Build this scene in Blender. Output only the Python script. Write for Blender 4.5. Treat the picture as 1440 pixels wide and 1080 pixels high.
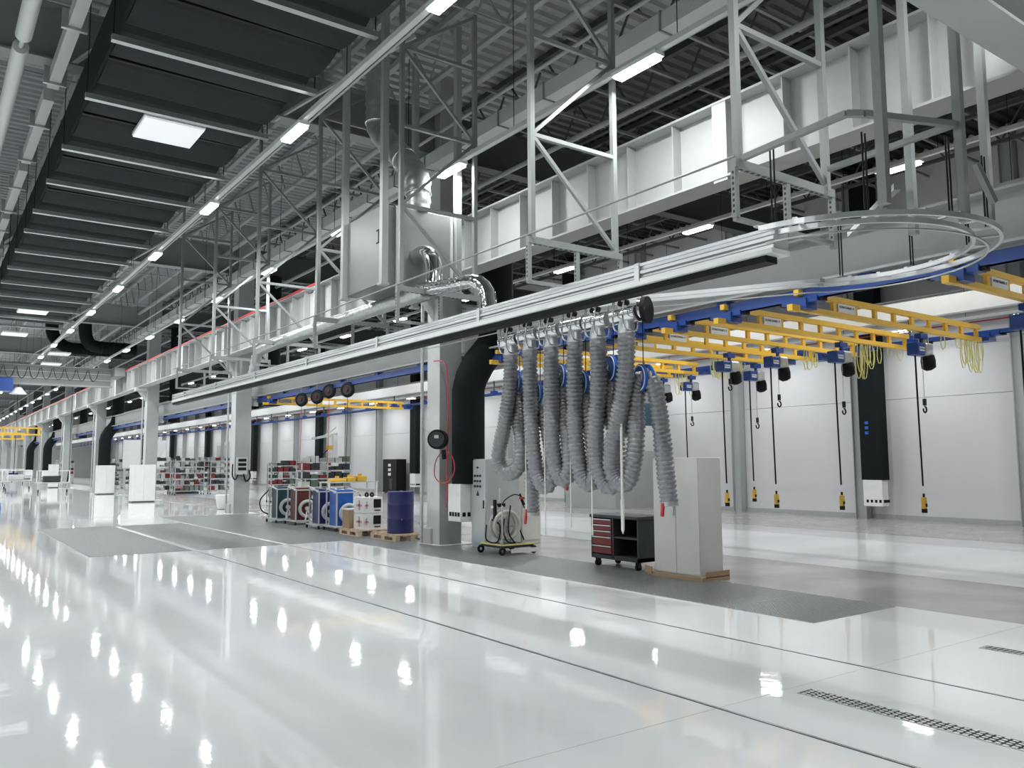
import bpy, math, random
from mathutils import Vector, Matrix
random.seed(7)
S = bpy.context.scene
for o in list(bpy.data.objects): bpy.data.objects.remove(o)
COL = S.collection
# ---------------------------------------------------------------- camera
FPX = 1152.1146
R3 = Matrix(((0.81042302, -0.05166447, -0.58356261), (-0.58581724, -0.08118853, -0.80636628), (-0.00571811, 0.99535883, -0.09606299)))
CAMH = 1.6
cd = bpy.data.cameras.new('camera'); cam = bpy.data.objects.new('camera', cd); COL.objects.link(cam)
cd.sensor_width = 36; cd.lens = FPX / 1440 * 36; cd.clip_end = 400; cd.clip_start = .05
cam.matrix_world = Matrix.Translation((0, 0, CAMH)) @ R3.to_4x4()
S.camera = cam
def P(px, py, x=None, y=None, z=None):
    """measured point of the photograph on a real plane of the hall"""
    d = R3 @ Vector((px - 720, 540 - py, -FPX))
    if x is not None: t = x / d.x
    elif y is not None: t = y / d.y
    else: t = (z - CAMH) / d.z
    return Vector((0, 0, CAMH)) + d * t
# ---------------------------------------------------------------- world, exposure
w = bpy.data.worlds.new('world'); S.world = w; w.use_nodes = True
w.node_tree.nodes['Background'].inputs[0].default_value = (.75, .82, .9, 1)
w.node_tree.nodes['Background'].inputs[1].default_value = .1
S.view_settings.view_transform = 'Standard'; S.view_settings.look = 'None'
S.view_settings.gamma = 1; S.view_settings.use_curve_mapping = False
S.view_settings.exposure = 0.42
LAMP_W = 66.0; LAMP_E = 14.0
LIGHT_Z = 6.42
# ---------------------------------------------------------------- materials
def mat(name, col, rough=.5, metal=0., noise=.06, scale=6., bump=0., emit=None, es=1., coat=0., spec=.5):
    m = bpy.data.materials.new(name); m.use_nodes = True; nt = m.node_tree; b = nt.nodes['Principled BSDF']
    b.inputs['Roughness'].default_value = rough; b.inputs['Metallic'].default_value = metal
    b.inputs['Coat Weight'].default_value = coat; b.inputs['Specular IOR Level'].default_value = spec
    tc = nt.nodes.new('ShaderNodeTexCoord'); n = nt.nodes.new('ShaderNodeTexNoise')
    n.inputs['Scale'].default_value = scale; n.inputs['Detail'].default_value = 4
    nt.links.new(tc.outputs['Object'], n.inputs['Vector'])
    r = nt.nodes.new('ShaderNodeMapRange'); r.inputs[3].default_value = 1 - noise; r.inputs[4].default_value = 1 + noise
    nt.links.new(n.outputs['Fac'], r.inputs[0])
    mx = nt.nodes.new('ShaderNodeVectorMath'); mx.operation = 'SCALE'; mx.inputs[0].default_value = col[:3]
    nt.links.new(r.outputs[0], mx.inputs['Scale']); nt.links.new(mx.outputs[0], b.inputs['Base Color'])
    if bump:
        bp = nt.nodes.new('ShaderNodeBump'); bp.inputs['Strength'].default_value = bump; bp.inputs['Distance'].default_value = .01
        nt.links.new(n.outputs['Fac'], bp.inputs['Height']); nt.links.new(bp.outputs[0], b.inputs['Normal'])
    if emit: b.inputs['Emission Color'].default_value = (*emit, 1); b.inputs['Emission Strength'].default_value = es
    return m
K = {}
K['white'] = mat('white paint', (.74, .75, .74), .4)
K['wall'] = mat('wall cladding', (.56, .56, .565), .45, noise=.03, scale=1.5)
K['lgrey'] = mat('light grey paint', (.50, .52, .51), .4)
K['grey'] = mat('grey paint', (.34, .36, .355), .45)
K['tgrey'] = mat('hanging frame paint', (.25, .265, .26), .4)
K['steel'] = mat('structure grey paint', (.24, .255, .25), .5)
K['dsteel'] = mat('dark steel and roof shade', (.07, .078, .08), .6)  # also holds the unlit tone of the right bay roof steel
K['deck'] = mat('roof deck sheet', (.33, .35, .36), .5, 0, noise=.1)
K['mdeck'] = mat('half shaded roof deck', (.09, .095, .10), .6)  # fading light past the girder put into the deck colour
K['gird'] = mat('girder paint', (.40, .41, .40), .5)
K['unit'] = mat('filter unit paint', (.17, .18, .175), .45)
K['ddeck'] = mat('unlit roof deck', (.018, .02, .022), .7)  # the unlit dark of the right bay put into the deck colour
K['galv'] = mat('galvanised steel', (.55, .57, .57), .38, .85, noise=.15, scale=14)
K['alu'] = mat('aluminium', (.70, .71, .72), .3, .9, noise=.08, scale=9)
K['chrome'] = mat('chrome', (.75, .76, .77), .1, 1., noise=.02)
K['black'] = mat('black rubber', (.008, .009, .01), .55, spec=.2)
K['bfab'] = mat('black fabric', (.009, .012, .013), .8, noise=.2, scale=3, spec=.12)
K['cfab'] = mat('charcoal ceiling fabric', (.026, .029, .031), .8, noise=.15, scale=2, spec=.15)
K['blue'] = mat('blue paint', (.012, .055, .25), .35)
K['navy'] = mat('navy drum paint', (.012, .016, .105), .35, noise=.1)
K['bblue'] = mat('bright blue', (.015, .10, .42), .35)
K['yellow'] = mat('yellow paint', (.78, .47, .045), .4)
K['ycab'] = mat('yellow cable', (.72, .68, .22), .5)
K['red'] = mat('red', (.5, .03, .03), .5)
K['dred'] = mat('dark red drawer', (.17, .014, .016), .4)
K['brown'] = mat('maroon paint', (.10, .015, .018), .4)
K['teal'] = mat('dark teal paint', (.012, .05, .07), .4)
K['anth'] = mat('anthracite', (.035, .042, .046), .45, spec=.3)
K['hose'] = mat('grey extraction hose fabric', (.27, .275, .285), .38, .45, noise=.35, scale=22, bump=.8)
K['card'] = mat('cardboard', (.38, .27, .17), .8, noise=.1)
K['wood'] = mat('pallet wood', (.55, .43, .30), .75, noise=.18, scale=14)
K['cab'] = mat('cabinet paint', (.64, .64, .61), .35, noise=.02)
K['ecab'] = mat('control cabinet paint', (.46, .48, .49), .4, noise=.02)
K['lamp'] = mat('lamp diffuser', (.9, .9, .9), .5, emit=(.95, .98, 1.), es=LAMP_E)
K['panel'] = mat('glow-added ceiling panel', (.8, .8, .8), .5, emit=(.9, .95, 1.), es=.3)  # weak glow added; the panels themselves are not lamps
K['beige'] = mat('beige reel', (.55, .53, .47), .5)
K['pink'] = mat('pink print', (.6, .3, .32), .6)
K['green'] = mat('parts green', (.09, .13, .09), .6, noise=.3)
K['conc'] = mat('concrete plinth', (.45, .45, .43), .7)
K['rope'] = mat('white rope', (.72, .73, .68), .6)
def floor_mat(name, c1, c2, rough, scale=.6, ns=.0015, coat=0., spec=.5):
    m = bpy.data.materials.new(name); m.use_nodes = True; nt = m.node_tree; b = nt.nodes['Principled BSDF']
    tc = nt.nodes.new('ShaderNodeTexCoord'); n = nt.nodes.new('ShaderNodeTexNoise'); n.inputs['Scale'].default_value = scale; n.inputs['Detail'].default_value = 7
    nt.links.new(tc.outputs['Object'], n.inputs['Vector'])
    r = nt.nodes.new('ShaderNodeValToRGB'); r.color_ramp.elements[0].position = .3; r.color_ramp.elements[1].position = .7
    r.color_ramp.elements[0].color = (*c1, 1); r.color_ramp.elements[1].color = (*c2, 1)
    nt.links.new(n.outputs['Fac'], r.inputs[0]); nt.links.new(r.outputs[0], b.inputs['Base Color'])
    b.inputs['Specular IOR Level'].default_value = spec; b.inputs['Roughness'].default_value = rough; b.inputs['Coat Weight'].default_value = coat; b.inputs['Coat Roughness'].default_value = .04
    n2 = nt.nodes.new('ShaderNodeTexNoise'); n2.inputs['Scale'].default_value = 4.5; n2.inputs['Detail'].default_value = 3
    nt.links.new(tc.outputs['Object'], n2.inputs['Vector'])
    bp = nt.nodes.new('ShaderNodeBump'); bp.inputs['Strength'].default_value = .07; bp.inputs['Distance'].default_value = ns * 10
    nt.links.new(n2.outputs['Fac'], bp.inputs['Height']); nt.links.new(bp.outputs[0], b.inputs['Normal'])
    if coat: nt.links.new(bp.outputs[0], b.inputs['Coat Normal'])
    return m
K['floor'] = floor_mat('white epoxy floor', (.79, .815, .82), (.85, .865, .865), .04, spec=.36)
K['floor2'] = floor_mat('white epoxy strip', (.66, .68, .70), (.74, .75, .76), .12, spec=.4)
K['concf'] = floor_mat('grey concrete floor', (.27, .265, .25), (.41, .40, .38), .2, scale=.9)
# ---------------------------------------------------------------- mesh builder
class MB:
    def __init__(s): s.v = []; s.f = []; s.sm = []
    def add(s, vs, fs, smooth=False):
        n = len(s.v); s.v += [tuple(v) for v in vs]; s.f += [tuple(i + n for i in f) for f in fs]; s.sm += [smooth] * len(fs); return s
    def box(s, x0, x1, y0, y1, z0, z1):
        return s.add([(x0,y0,z0),(x1,y0,z0),(x1,y1,z0),(x0,y1,z0),(x0,y0,z1),(x1,y0,z1),(x1,y1,z1),(x0,y1,z1)],
                     [(0,3,2,1),(4,5,6,7),(0,1,5,4),(1,2,6,5),(2,3,7,6),(3,0,4,7)])
    def bar(s, p, q, w, h=None, up=(0, 0, 1)):
        p = Vector(p); q = Vector(q); h = h or w; d = (q - p).normalized(); u = Vector(up)
        if abs(d.dot(u)) > .98: u = Vector((0, 1, 0))
        a = d.cross(u).normalized() * w / 2; b = a.cross(d).normalized() * h / 2
        vs = [p - a - b, p + a - b, p + a + b, p - a + b, q - a - b, q + a - b, q + a + b, q - a + b]
        return s.add(vs, [(0,1,2,3),(7,6,5,4),(0,4,5,1),(1,5,6,2),(2,6,7,3),(3,7,4,0)])
    def tube(s, pts, r, n=8, cap=True, closed=False):
        pts = [Vector(p) for p in pts]; rs = r if isinstance(r, (list, tuple)) else [r] * len(pts); N = len(pts)
        vs = []; prev = None
        for i, p in enumerate(pts):
            if closed: t = pts[(i + 1) % N] - pts[i - 1]
            else: t = pts[min(i + 1, N - 1)] - pts[max(i - 1, 0)]
            if t.length < 1e-9: t = Vector((0, 0, 1))
            t.normalize()
            if prev is None:
                u = Vector((0, 0, 1)) if abs(t.z) < .9 else Vector((0, 1, 0)); a = t.cross(u).normalized()
            else:
                a = prev - t * prev.dot(t)
                a = a.normalized() if a.length > 1e-6 else t.orthogonal().normalized()
            prev = a; b = t.cross(a)
            for k in range(n):
                th = 2 * math.pi * k / n; vs.append(p + (a * math.cos(th) + b * math.sin(th)) * rs[i])
        fs = []
        for i in range(N if closed else N - 1):
            j = (i + 1) % N
            for k in range(n): fs.append((i*n + k, i*n + (k+1) % n, j*n + (k+1) % n, j*n + k))
        s.add(vs, fs, True)
        if cap and not closed: s.add(vs[:n], [tuple(range(n))[::-1]]); s.add(vs[-n:], [tuple(range(n))])
        return s
    def cyl(s, p, q, r, n=16, r2=None): return s.tube([p, q], [r, r if r2 is None else r2], n)
    def torus(s, c, axis, R, r, n=24, m=8):
        c = Vector(c); ax = Vector(axis).normalized(); a = ax.orthogonal().normalized(); b = ax.cross(a)
        return s.tube([c + (a*math.cos(2*math.pi*i/n) + b*math.sin(2*math.pi*i/n))*R for i in range(n)], r, m, closed=True)
    def ibeam(s, axis, a0, a1, c, z0, z1, w, t=.02, wt=.015):
        """I beam along x or y centred on c"""
        for (u0, u1, p0, p1) in ((c-w/2, c+w/2, z0, z0+t), (c-w/2, c+w/2, z1-t, z1), (c-wt/2, c+wt/2, z0+t, z1-t)):
            if axis == 'y': s.box(u0, u1, a0, a1, p0, p1)
            else: s.box(a0, a1, u0, u1, p0, p1)
        return s
    def mesh(s, name, m, bevel=0):
        me = bpy.data.meshes.new(name); me.from_pydata(s.v, [], s.f); me.polygons.foreach_set('use_smooth', s.sm)
        me.materials.append(K[m]); me.update(); return me
def tag(o, label=None, cat=None, group=None, kind=None):
    if label: o['label'] = label
    if cat: o['category'] = cat
    if group: o['group'] = group
    if kind: o['kind'] = kind
    return o
def O(name, mb, m, parent=None, label=None, cat=None, group=None, kind=None, bevel=0):
    me = mb if isinstance(mb, bpy.types.Mesh) else mb.mesh(name, m)
    o = bpy.data.objects.new(name, me); COL.objects.link(o)
    if parent is not None:
        o.parent = parent
        if parent.type == 'EMPTY': o.matrix_parent_inverse = Matrix.Translation(-parent.location)
    if bevel:
        b = o.modifiers.new('bevel', 'BEVEL'); b.width = bevel; b.segments = 2; b.limit_method = 'ANGLE'
    return tag(o, label, cat, group, kind)
def T(name, loc, label, cat, group=None, kind=None):
    e = bpy.data.objects.new(name, None); e.empty_display_size = .1; COL.objects.link(e); e.location = loc
    return tag(e, label, cat, group, kind)
def dup(root, delta, label=None, group=None):
    r = root.copy(); COL.objects.link(r); r.location = root.location + Vector(delta)
    if label: r['label'] = label
    if group: r['group'] = group
    for ch in list(root.children):
        c = ch.copy(); COL.objects.link(c); c.parent = r; c.matrix_parent_inverse = ch.matrix_parent_inverse.copy()
        for g in list(ch.children):
            d = g.copy(); COL.objects.link(d); d.parent = c; d.matrix_parent_inverse = g.matrix_parent_inverse.copy()
    return r
def text(name, body, size, loc, xdir, parent, m, ext=.001):
    """raised lettering; xdir = reading direction on a vertical face"""
    c = bpy.data.curves.new(name, 'FONT'); c.body = body; c.size = size; c.extrude = ext; c.align_x = 'CENTER'; c.align_y = 'CENTER'
    c.materials.append(K[m]); tmp = bpy.data.objects.new('tmp', c); COL.objects.link(tmp)
    me = bpy.data.meshes.new_from_object(tmp.evaluated_get(bpy.context.evaluated_depsgraph_get()))
    bpy.data.objects.remove(tmp)
    x = Vector(xdir).normalized(); z = Vector((0, 0, 1)); n = x.cross(z)
    Mx = Matrix((( x.x, z.x, n.x), (x.y, z.y, n.y), (x.z, z.z, n.z))).to_4x4(); Mx.translation = Vector(loc)
    me.transform(Mx)
    if not me.materials: me.materials.append(K[m])
    return O(name, me, m, parent)
def smooth_path(pts, step):
    """Catmull-Rom resampled at an even step"""
    pts = [Vector(p) for p in pts]; P_ = [2*pts[0] - pts[1]] + pts + [2*pts[-1] - pts[-2]]; out = []
    for i in range(1, len(P_) - 2):
        a, b, c, d = P_[i-1:i+3]
        for k in range(24):
            t = k / 24
            out.append(.5*((2*b) + (c - a)*t + (2*a - 5*b + 4*c - d)*t*t + (3*b - a - 3*c + d)*t**3))
    out.append(pts[-1]); res = [out[0]]; acc = 0
    for i in range(1, len(out)):
        seg = (out[i] - out[i-1]).length; pos = step - acc
        while pos <= seg: res.append(out[i-1].lerp(out[i], pos/seg)); pos += step
        acc = (acc + seg) % step
    return res
ORD = ['first','second','third','fourth','fifth','sixth','seventh','eighth','ninth','tenth','eleventh','twelfth','thirteenth','fourteenth','fifteenth','sixteenth','seventeenth','eighteenth','nineteenth','twentieth']
Y0, Y1 = -6., 128.
CX = 8.4                      # front face of the columns
COLY = [14.3 + 13*i for i in range(-1, 9)]
# ================================================================= SETTING
O('floor', MB().box(-10, 8.86, Y0, Y1, -.3, 0), 'floor', kind='structure')
O('trim_1', MB().box(8.86, 11.42, Y0, Y1, -.3, -.001), 'concf', kind='structure', label='bare grey concrete strip of the floor beside the columns')
O('trim_2', MB().box(11.42, 17.2, Y0, Y1, -.3, 0), 'floor2', kind='structure', label='white glossy floor strip under the yellow crane bridges')
O('trim_3', MB().box(17.2, 22.3, Y0, Y1, -.3, -.001), 'concf', kind='structure', label='bare grey concrete strip along the white wall')
def deckmesh(x0, x1, z):
    m = MB(); vs = []; fs = []; n = int((Y1 - Y0) / .3)
    for i in range(n):
        y = Y0 + i*.3
        for (dy, dz) in ((0, 0), (.12, 0), (.16, .07), (.26, .07)):
            vs += [(x0, y+dy, z+dz), (x1, y+dy, z+dz)]
    for i in range(len(vs)//2 - 1): fs.append((2*i, 2*i+2, 2*i+3, 2*i+1))
    m.add(vs, fs); m.add([(x0,Y0,z+.3),(x1,Y0,z+.3),(x1,Y1,z+.3),(x0,Y1,z+.3)], [(0,3,2,1)]); return m
ce = O('ceiling', deckmesh(-10, 11.4, 10.1), 'deck', kind='structure', label='ribbed grey metal roof deck')
O('roof_deck', deckmesh(11.4, 13.9, 10.1), 'mdeck', ce, label='ribbed deck strip darkened as half lit')
O('roof_deck', deckmesh(13.9, 22.2, 10.1), 'ddeck', ce, label='ribbed deck over the right bay, blackened as unlit')
wr = O('wall_right', MB().box(22.12, 22.3, Y0, Y1, 0, 10.4), 'lgrey', kind='structure')
PILY = [13.2 + 4.333*i for i in range(-4, 27)]
pan = None
for i in range(len(PILY) - 1):
    y = PILY[i]
    for (z0, z1) in ((.12, 3.30), (3.31, 6.5), (6.51, 10.)):
        O('wall_panel', MB().box(22.0, 22.12, y + .18, PILY[i+1] - .18, z0, z1), 'wall', wr)
for i, y in enumerate(PILY):
    O('pilaster', MB().ibeam('y', y-.16, y+.16, 21.9, 0, 10, .22, 5, .22).box(21.72, 22.0, y-.17, y-.15, 0, 10).box(21.72, 22.0, y+.15, y+.17, 0, 10), 'grey', wr)
O('baseboard_right', MB().box(21.95, 22.12, Y0, Y1, 0, .12), 'grey', kind='structure')
O('wall_left', MB().box(-10.2, -10, Y0, Y1, 0, 10.4), 'lgrey', kind='structure')
O('wall_back', MB().box(-10, 22.2, Y0-.2, Y0, 0, 10.4), 'lgrey', kind='structure')
wf = O('wall_far', MB().box(-10, 22.2, Y1, Y1+.2, 0, 10.4), 'lgrey', kind='structure')
# grooves and joints in the floor
fl = bpy.data.objects['floor']
for x in (4.32, 6.08):
    g = T('floor_rail', (x, 0, 0), 'long dark steel rail set in the white floor, the %s one' % ('nearer' if x < 5 else 'farther'), 'floor rail')
    O('groove', MB().box(x-.016, x+.016, Y0, 16.1, -.02, .0015), 'anth', g)
    O('steel_strip', MB().box(x-.005, x+.005, Y0, 16.1, -.02, .0035), 'alu', g)
O('joint', MB().box(0, 8.84, 3.697, 3.701, -.01, .0008), 'lgrey', fl)
# ----- grating
def grating_panel(w_, l_, pitch):
    m = MB()
    n = int(w_/pitch)
    for i in range(n+1):
        x = i*w_/n; m.box(x-.0045, x+.0045, 0, l_, .0, .006)
    k = int(l_/pitch)
    for i in range(k+1):
        y = i*l_/k; m.box(0, w_, y-.0045, y+.0045, .0, .0065)
    return m.mesh('grating_panel', 'galv')
def grate(label, x0, x1, y0, y1, tw, tl, pitch):
    t = T('floor_grating', (x0, y0, 0), label, 'floor grating')
    O('tray', MB().box(x0, x1, y0, y1, -.05, .0012), 'anth', t)
    nx = round((x1-x0)/tw); ny = round((y1-y0)/tl); w_ = (x1-x0)/nx; l_ = (y1-y0)/ny
    me = grating_panel(w_-.012, l_-.012, pitch)
    for i in range(nx):
        for j in range(ny):
            o = bpy.data.objects.new('grating_panel', me); COL.objects.link(o); o.parent = t; o.location = (i*w_+.006, j*l_+.006, .0005)
grate('long narrow steel grating running under the tool cart and white cabinet', 7.29, 8.83, 5.0, 16.1, 1.54, 1.1, .034)
grate('wide grey steel grating field at the far left of the floor', 2.52, 4.26, 16.15, 23.9, 1.74, 1.1, .05)
grate('middle grey steel grating between the two floor rails', 4.38, 6.02, 16.15, 23.9, 1.64, 1.1, .05)
grate('steel grating beside the hose-reel carts and drum', 6.14, 8.83, 16.15, 27.0, 1.35, 1.1, .05)
for (x0, x1, ya, yb, lb) in ((5.03, 5.2, -1, 3.6, 'perforated steel drain channel in the foreground floor'), (7.45, 7.6, -1, 3.5, 'perforated steel drain channel at the right edge of the photo')):
    t = T('drain_channel', (x0, ya, 0), lb, 'drain')
    O('channel', MB().box(x0, x1, ya, yb, -.05, .001), 'black', t)
    m = MB(); n = int((yb-ya)/.045)
    for i in range(n):
        y = ya + i*.045
        for j in range(4): m.box(x0+.008+j*.041+(i%2)*.01, x0+.03+j*.041+(i%2)*.01, y, y+.03, 0, .004)
    m.box(x0, x0+.008, ya, yb, 0, .004).box(x1-.008, x1, ya, yb, 0, .004)
    O('perforated_cover', m, 'galv', t)
# ================================================================= COLUMNS
def column(y, lb):
    t = T('steel_column', (CX+.25, y, 0), lb, 'column', 'main steel columns along the crane girder')
    O('base_plate', MB().box(CX-.12, CX+.75, y-.42, y+.42, 0, .012), 'white', t)
    O('plinth', MB().box(CX-.07, CX+.08, y+.02, y+.32, .012, .32), 'conc', t, bevel=.02)
    O('shaft', MB().box(CX, CX+.5, y-.24, y-.22, .012, 9.6).box(CX, CX+.5, y+.22, y+.24, .012, 9.6).box(CX+.24, CX+.26, y-.22, y+.22, .012, 9.6), 'grey', t)
    O('face_plate', MB().box(CX-.012, CX, y-.24, y+.24, .012, 9.6), 'lgrey', t)
    O('bracket', MB().box(7.9, CX, y-.2, y+.2, 4.98, 5.14).add([(8.0,y-.015,4.98),(CX,y-.015,4.98),(CX,y-.015,4.45),(8.0,y+.015,4.98),(CX,y+.015,4.98),(CX,y+.015,4.45)], [(0,2,1),(3,4,5),(0,3,5,2),(1,2,5,4),(0,1,4,3)]), 'lgrey', t)
    O('beam_seat', MB().box(CX+.5, 9.43, y-.12, y+.12, 3.8, 3.86).box(CX+.5, 9.2, y-.015, y+.015, 3.55, 3.8), 'lgrey', t)
    O('downpipe', MB().cyl((CX-.07, y+.36, .01), (CX-.07, y+.36, 5), .035, 8), 'galv', t)
for i, y in enumerate(COLY[1:]):
    column(y, 'tall grey steel column, %s from the camera in the row beside the grey floor strip' % ORD[i])
# black ventilation ducts with white outlet boxes beside the columns
def vduct(x, y, wx, wy, ztop, lb, elbow=True, zb=1.2):
    t = T('ventilation_duct', (x, y, .3), lb, 'air duct')
    m = MB()
    if elbow:
        pts = [(x, y, zb), (x, y, 3.05), (x+.06, y-.02, 3.3), (x+.22, y-.05, 3.6), (x+.5, y-.1, 3.95), (x+.62, y-.12, 4.4), (x+.62, y-.12, ztop)]
        m.tube(pts, wx*.5, 16)
    else: m.box(x-wx/2, x+wx/2, y-wy/2, y+wy/2, zb, ztop)
    O('duct_body', m, 'bfab', t)
    b = O('outlet_box', MB().box(x-wx*.5, x+wx*.42, y-wy*.45, y+wy*.45, zb-.72, zb), 'white', t, bevel=.01)
    for k in range(5): O('vent_slot', MB().box(x-wx*.5+.05+k*wx*.17, x-wx*.5+.12+k*wx*.17, y-wy*.46, y-wy*.44, zb-.62, zb-.54), 'black', b)
    for k in range(4): O('vent_slot', MB().box(x-wx*.51, x-wx*.495, y-wy*.4+k*wy*.2, y-wy*.4+k*wy*.2+.07, zb-.62, zb-.54), 'black', b)
for i, y in enumerate(COLY[1:8]):
    if i in (1, 2, 4):
        t = T('ventilation_duct', (9.6, y-.4, 3.9), 'short black duct end hanging behind the %s steel column' % ORD[i], 'air duct')
        O('duct_body', MB().cyl((9.62, y-.1, 3.6), (9.62, y-.1, 8), .26, 16), 'bfab', t); O('end_ring', MB().torus((9.62, y-.1, 3.6), (0, 0, 1), .26, .02, 20, 6), 'black', t); continue
    vduct(8.82, y-.63, .66, .5, 6, 'black round air duct with white outlet box beside the %s steel column' % ORD[i])
for i in range(-1, 8):
    y = 12.62 + 13*i
    if y < 3: continue
    vduct(21.55, y, .34, .62, 9.9, 'flat black air duct on the white wall with white outlet box, %s from the right' % ORD[i], elbow=False, zb=1.08)
d0 = [o for o in bpy.data.objects if o.name.startswith('ventilation_duct') and 'wall' in o['label'] and 'first' in o['label']][0]
for k, z in enumerate((2.62, 2.48, 2.34)):
    O('blue_mark', MB().box(21.365, 21.378, 12.66, 12.76, z, z+.08), 'bblue', d0)
# ================================================================= CRANE GIRDER
gy0, gy1 = -2., 124.
t = T('crane_girder', (8.2, 0, 5.14), 'deep grey welded crane girder with upright stiffeners running the length of the hall', 'crane girder')
O('web', MB().box(8.19, 8.21, gy0, gy1, 5.16, 6.12), 'gird', t)
O('top_flange', MB().box(7.98, 8.385, gy0, gy1, 6.12, 6.15), 'gird', t)
O('bottom_flange', MB().box(7.98, 8.385, gy0, gy1, 5.14, 5.17), 'gird', t)
sm = MB().box(8.03, 8.19, -.008, .008, 5.17, 6.12).mesh('stiffener', 'gird')
for k in range(145):
    y = 6.51 - .868*9 + .868*k
    o = bpy.data.objects.new('stiffener', sm); COL.objects.link(o); o.parent = t; o.location = (-8.2, y, -5.14)
for y in [6.55 + 13*k for k in range(0, 9)]:
    O('joint_plate', MB().box(7.99, 8.19, y-.11, y+.11, 5.1, 6.13), 'gird', t)
O('crane_rail', MB().box(8.16, 8.24, gy0, gy1, 6.15, 6.22), 'steel', t)
O('conductor_line', MB().box(7.95, 7.975, 19.5, gy1, 6.14, 6.19), 'red', t, label='red conductor strip on the girder top')
t = T('runway_beam', (9.2, 0, 3.9), 'grey steel beam carrying the blue crane rail behind the columns', 'steel beam')
O('beam_body', MB().ibeam('y', -2, 120, 9.25, 3.86, 4.46, .36, .03, .02), 'gird', t)
t = T('runway_beam', (21.2, 0, 5), 'grey steel beam high along the white wall', 'steel beam')
O('beam_body', MB().ibeam('y', -2, 120, 21.3, 5.2, 5.9, .4, .03, .02), 'gird', t)
# blue rails
def blue_rail(x, z, lb, hang, h=.14):
    t = T('blue_crane_rail', (x, 0, z), lb, 'crane rail')
    O('rail_profile', MB().box(x-.05, x+.05, -1, 118, z, z+h).box(x-.07, x+.07, -1, 118, z, z+.03), 'blue', t)
    hm = MB().box(x-.08, x+.08, -.09, .09, z+h-.02, z+h+.07).mesh('rail_clamp', 'blue')
    hr = MB().box(x-.015, x+.015, -.015, .015, z+h+.06, hang).mesh('rail_hanger', 'dsteel')
    for k in range(45):
        for me, nm in ((hm, 'rail_clamp'), (hr, 'rail_hanger')):
            o = bpy.data.objects.new(nm, me); COL.objects.link(o); o.parent = t; o.location = (-x, 3.2 + k*2.17, -z)
    return t
blue_rail(9.22, 3.68, 'blue crane rail under the grey beam beside the columns', 3.88)
t = blue_rail(14.2, 3.66, 'thin blue crane rail at the far ends of the yellow bridges', 4.1, .07)
O('red_conductor', MB().box(14.24, 14.26, -1, 118, 3.9, 3.92), 'red', t)
O('carrier_beam', MB().box(14.12, 14.28, -2, 118, 4.1, 4.42), 'white', t)
# ================================================================= ROOF STEEL
for i, y in enumerate(COLY):
    t = T('roof_beam', (0, y, 7.92), 'deep grey roof beam crossing the hall above the %s column line' % ORD[i], 'roof beam')
    O('beam_body', MB().ibeam('x', -10, 8.385, y, 7.92, 8.85, .36, .03, .02), 'steel', t)
    t2 = T('roof_beam', (15, y, 7.92), 'shade-toned roof beam over the right bay above the %s column line' % ORD[i], 'roof beam')
    O('beam_body', MB().ibeam('x', 8.91, 22.1, y, 7.92, 8.85, .3, .03, .02), 'dsteel', t2)  # shade of the unlit bay put into the steel colour
def joist(x, lb, m):
    t = T('roof_joist', (x, 0, 8.85), lb, 'roof joist')
    O('bottom_chord', MB().box(x-.05, x+.05, Y0, Y1, 9.0, 9.08), m, t)
    O('top_chord', MB().box(x-.06, x+.06, Y0, Y1, 9.95, 10.08), m, t)
    w_ = MB(); n = int((Y1-Y0)/1.3)
    for k in range(n):
        y = Y0 + k*1.3
        w_.bar((x, y, 9.05), (x, y+.65, 10.0), .035); w_.bar((x, y+.65, 10.0), (x, y+1.3, 9.05), .035)
    O('web_members', w_, m, t, kind='stuff')
for i, x in enumerate((-8, -5.4, -2.8, -1, .6, 2.4, 4.2, 6.0, 7.8)): joist(x, 'light grey lattice roof joist over the left bay, %s from the crane girder' % ORD[8-i], 'grey')
for i, x in enumerate((10.2, 12.2, 14.2, 16.2, 18.2, 20.2)): joist(x, 'shade-toned lattice roof joist over the right bay, %s from the crane girder' % ORD[i], 'dsteel')
# purlin bridging in the dark bay
t = T('roof_bridging', (12, 0, 9.3), 'rows of thin dark cross members under the right bay roof', 'roof bracing')
m = MB()
for k in range(60): m.box(9.1, 22, Y0 + k*1.3, Y0 + k*1.3 + .06, 9.3, 9.36)
O('cross_members', m, 'steel', t, kind='stuff')
t = T('sprinkler_line', (6, 0, 8.3), 'thin pipes crossing under the roof of the left bay', 'pipe')
m = MB()
for k in range(22): m.cyl((-8, 4.2 + 3.25*k, 8.95), (8.6, 4.2 + 3.25*k, 8.95), .022, 6)
O('pipes', m, 'grey', t, kind='stuff')
# knee braces
for i, y in enumerate(COLY[1:6]):
    for x in (1.6, 5.0):
        t = T('roof_brace', (x, y, 7.4), 'thin grey diagonal brace under the %s roof beam, %s side' % (ORD[i+1], 'left' if x < 3 else 'right'), 'brace')
        O('strut', MB().bar((x, y, 7.9), (x+1.6, y-2.4, 8.95), .05).bar((x, y, 7.9), (x+1.2, y+2.4, 8.95), .05), 'lgrey', t)
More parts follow.
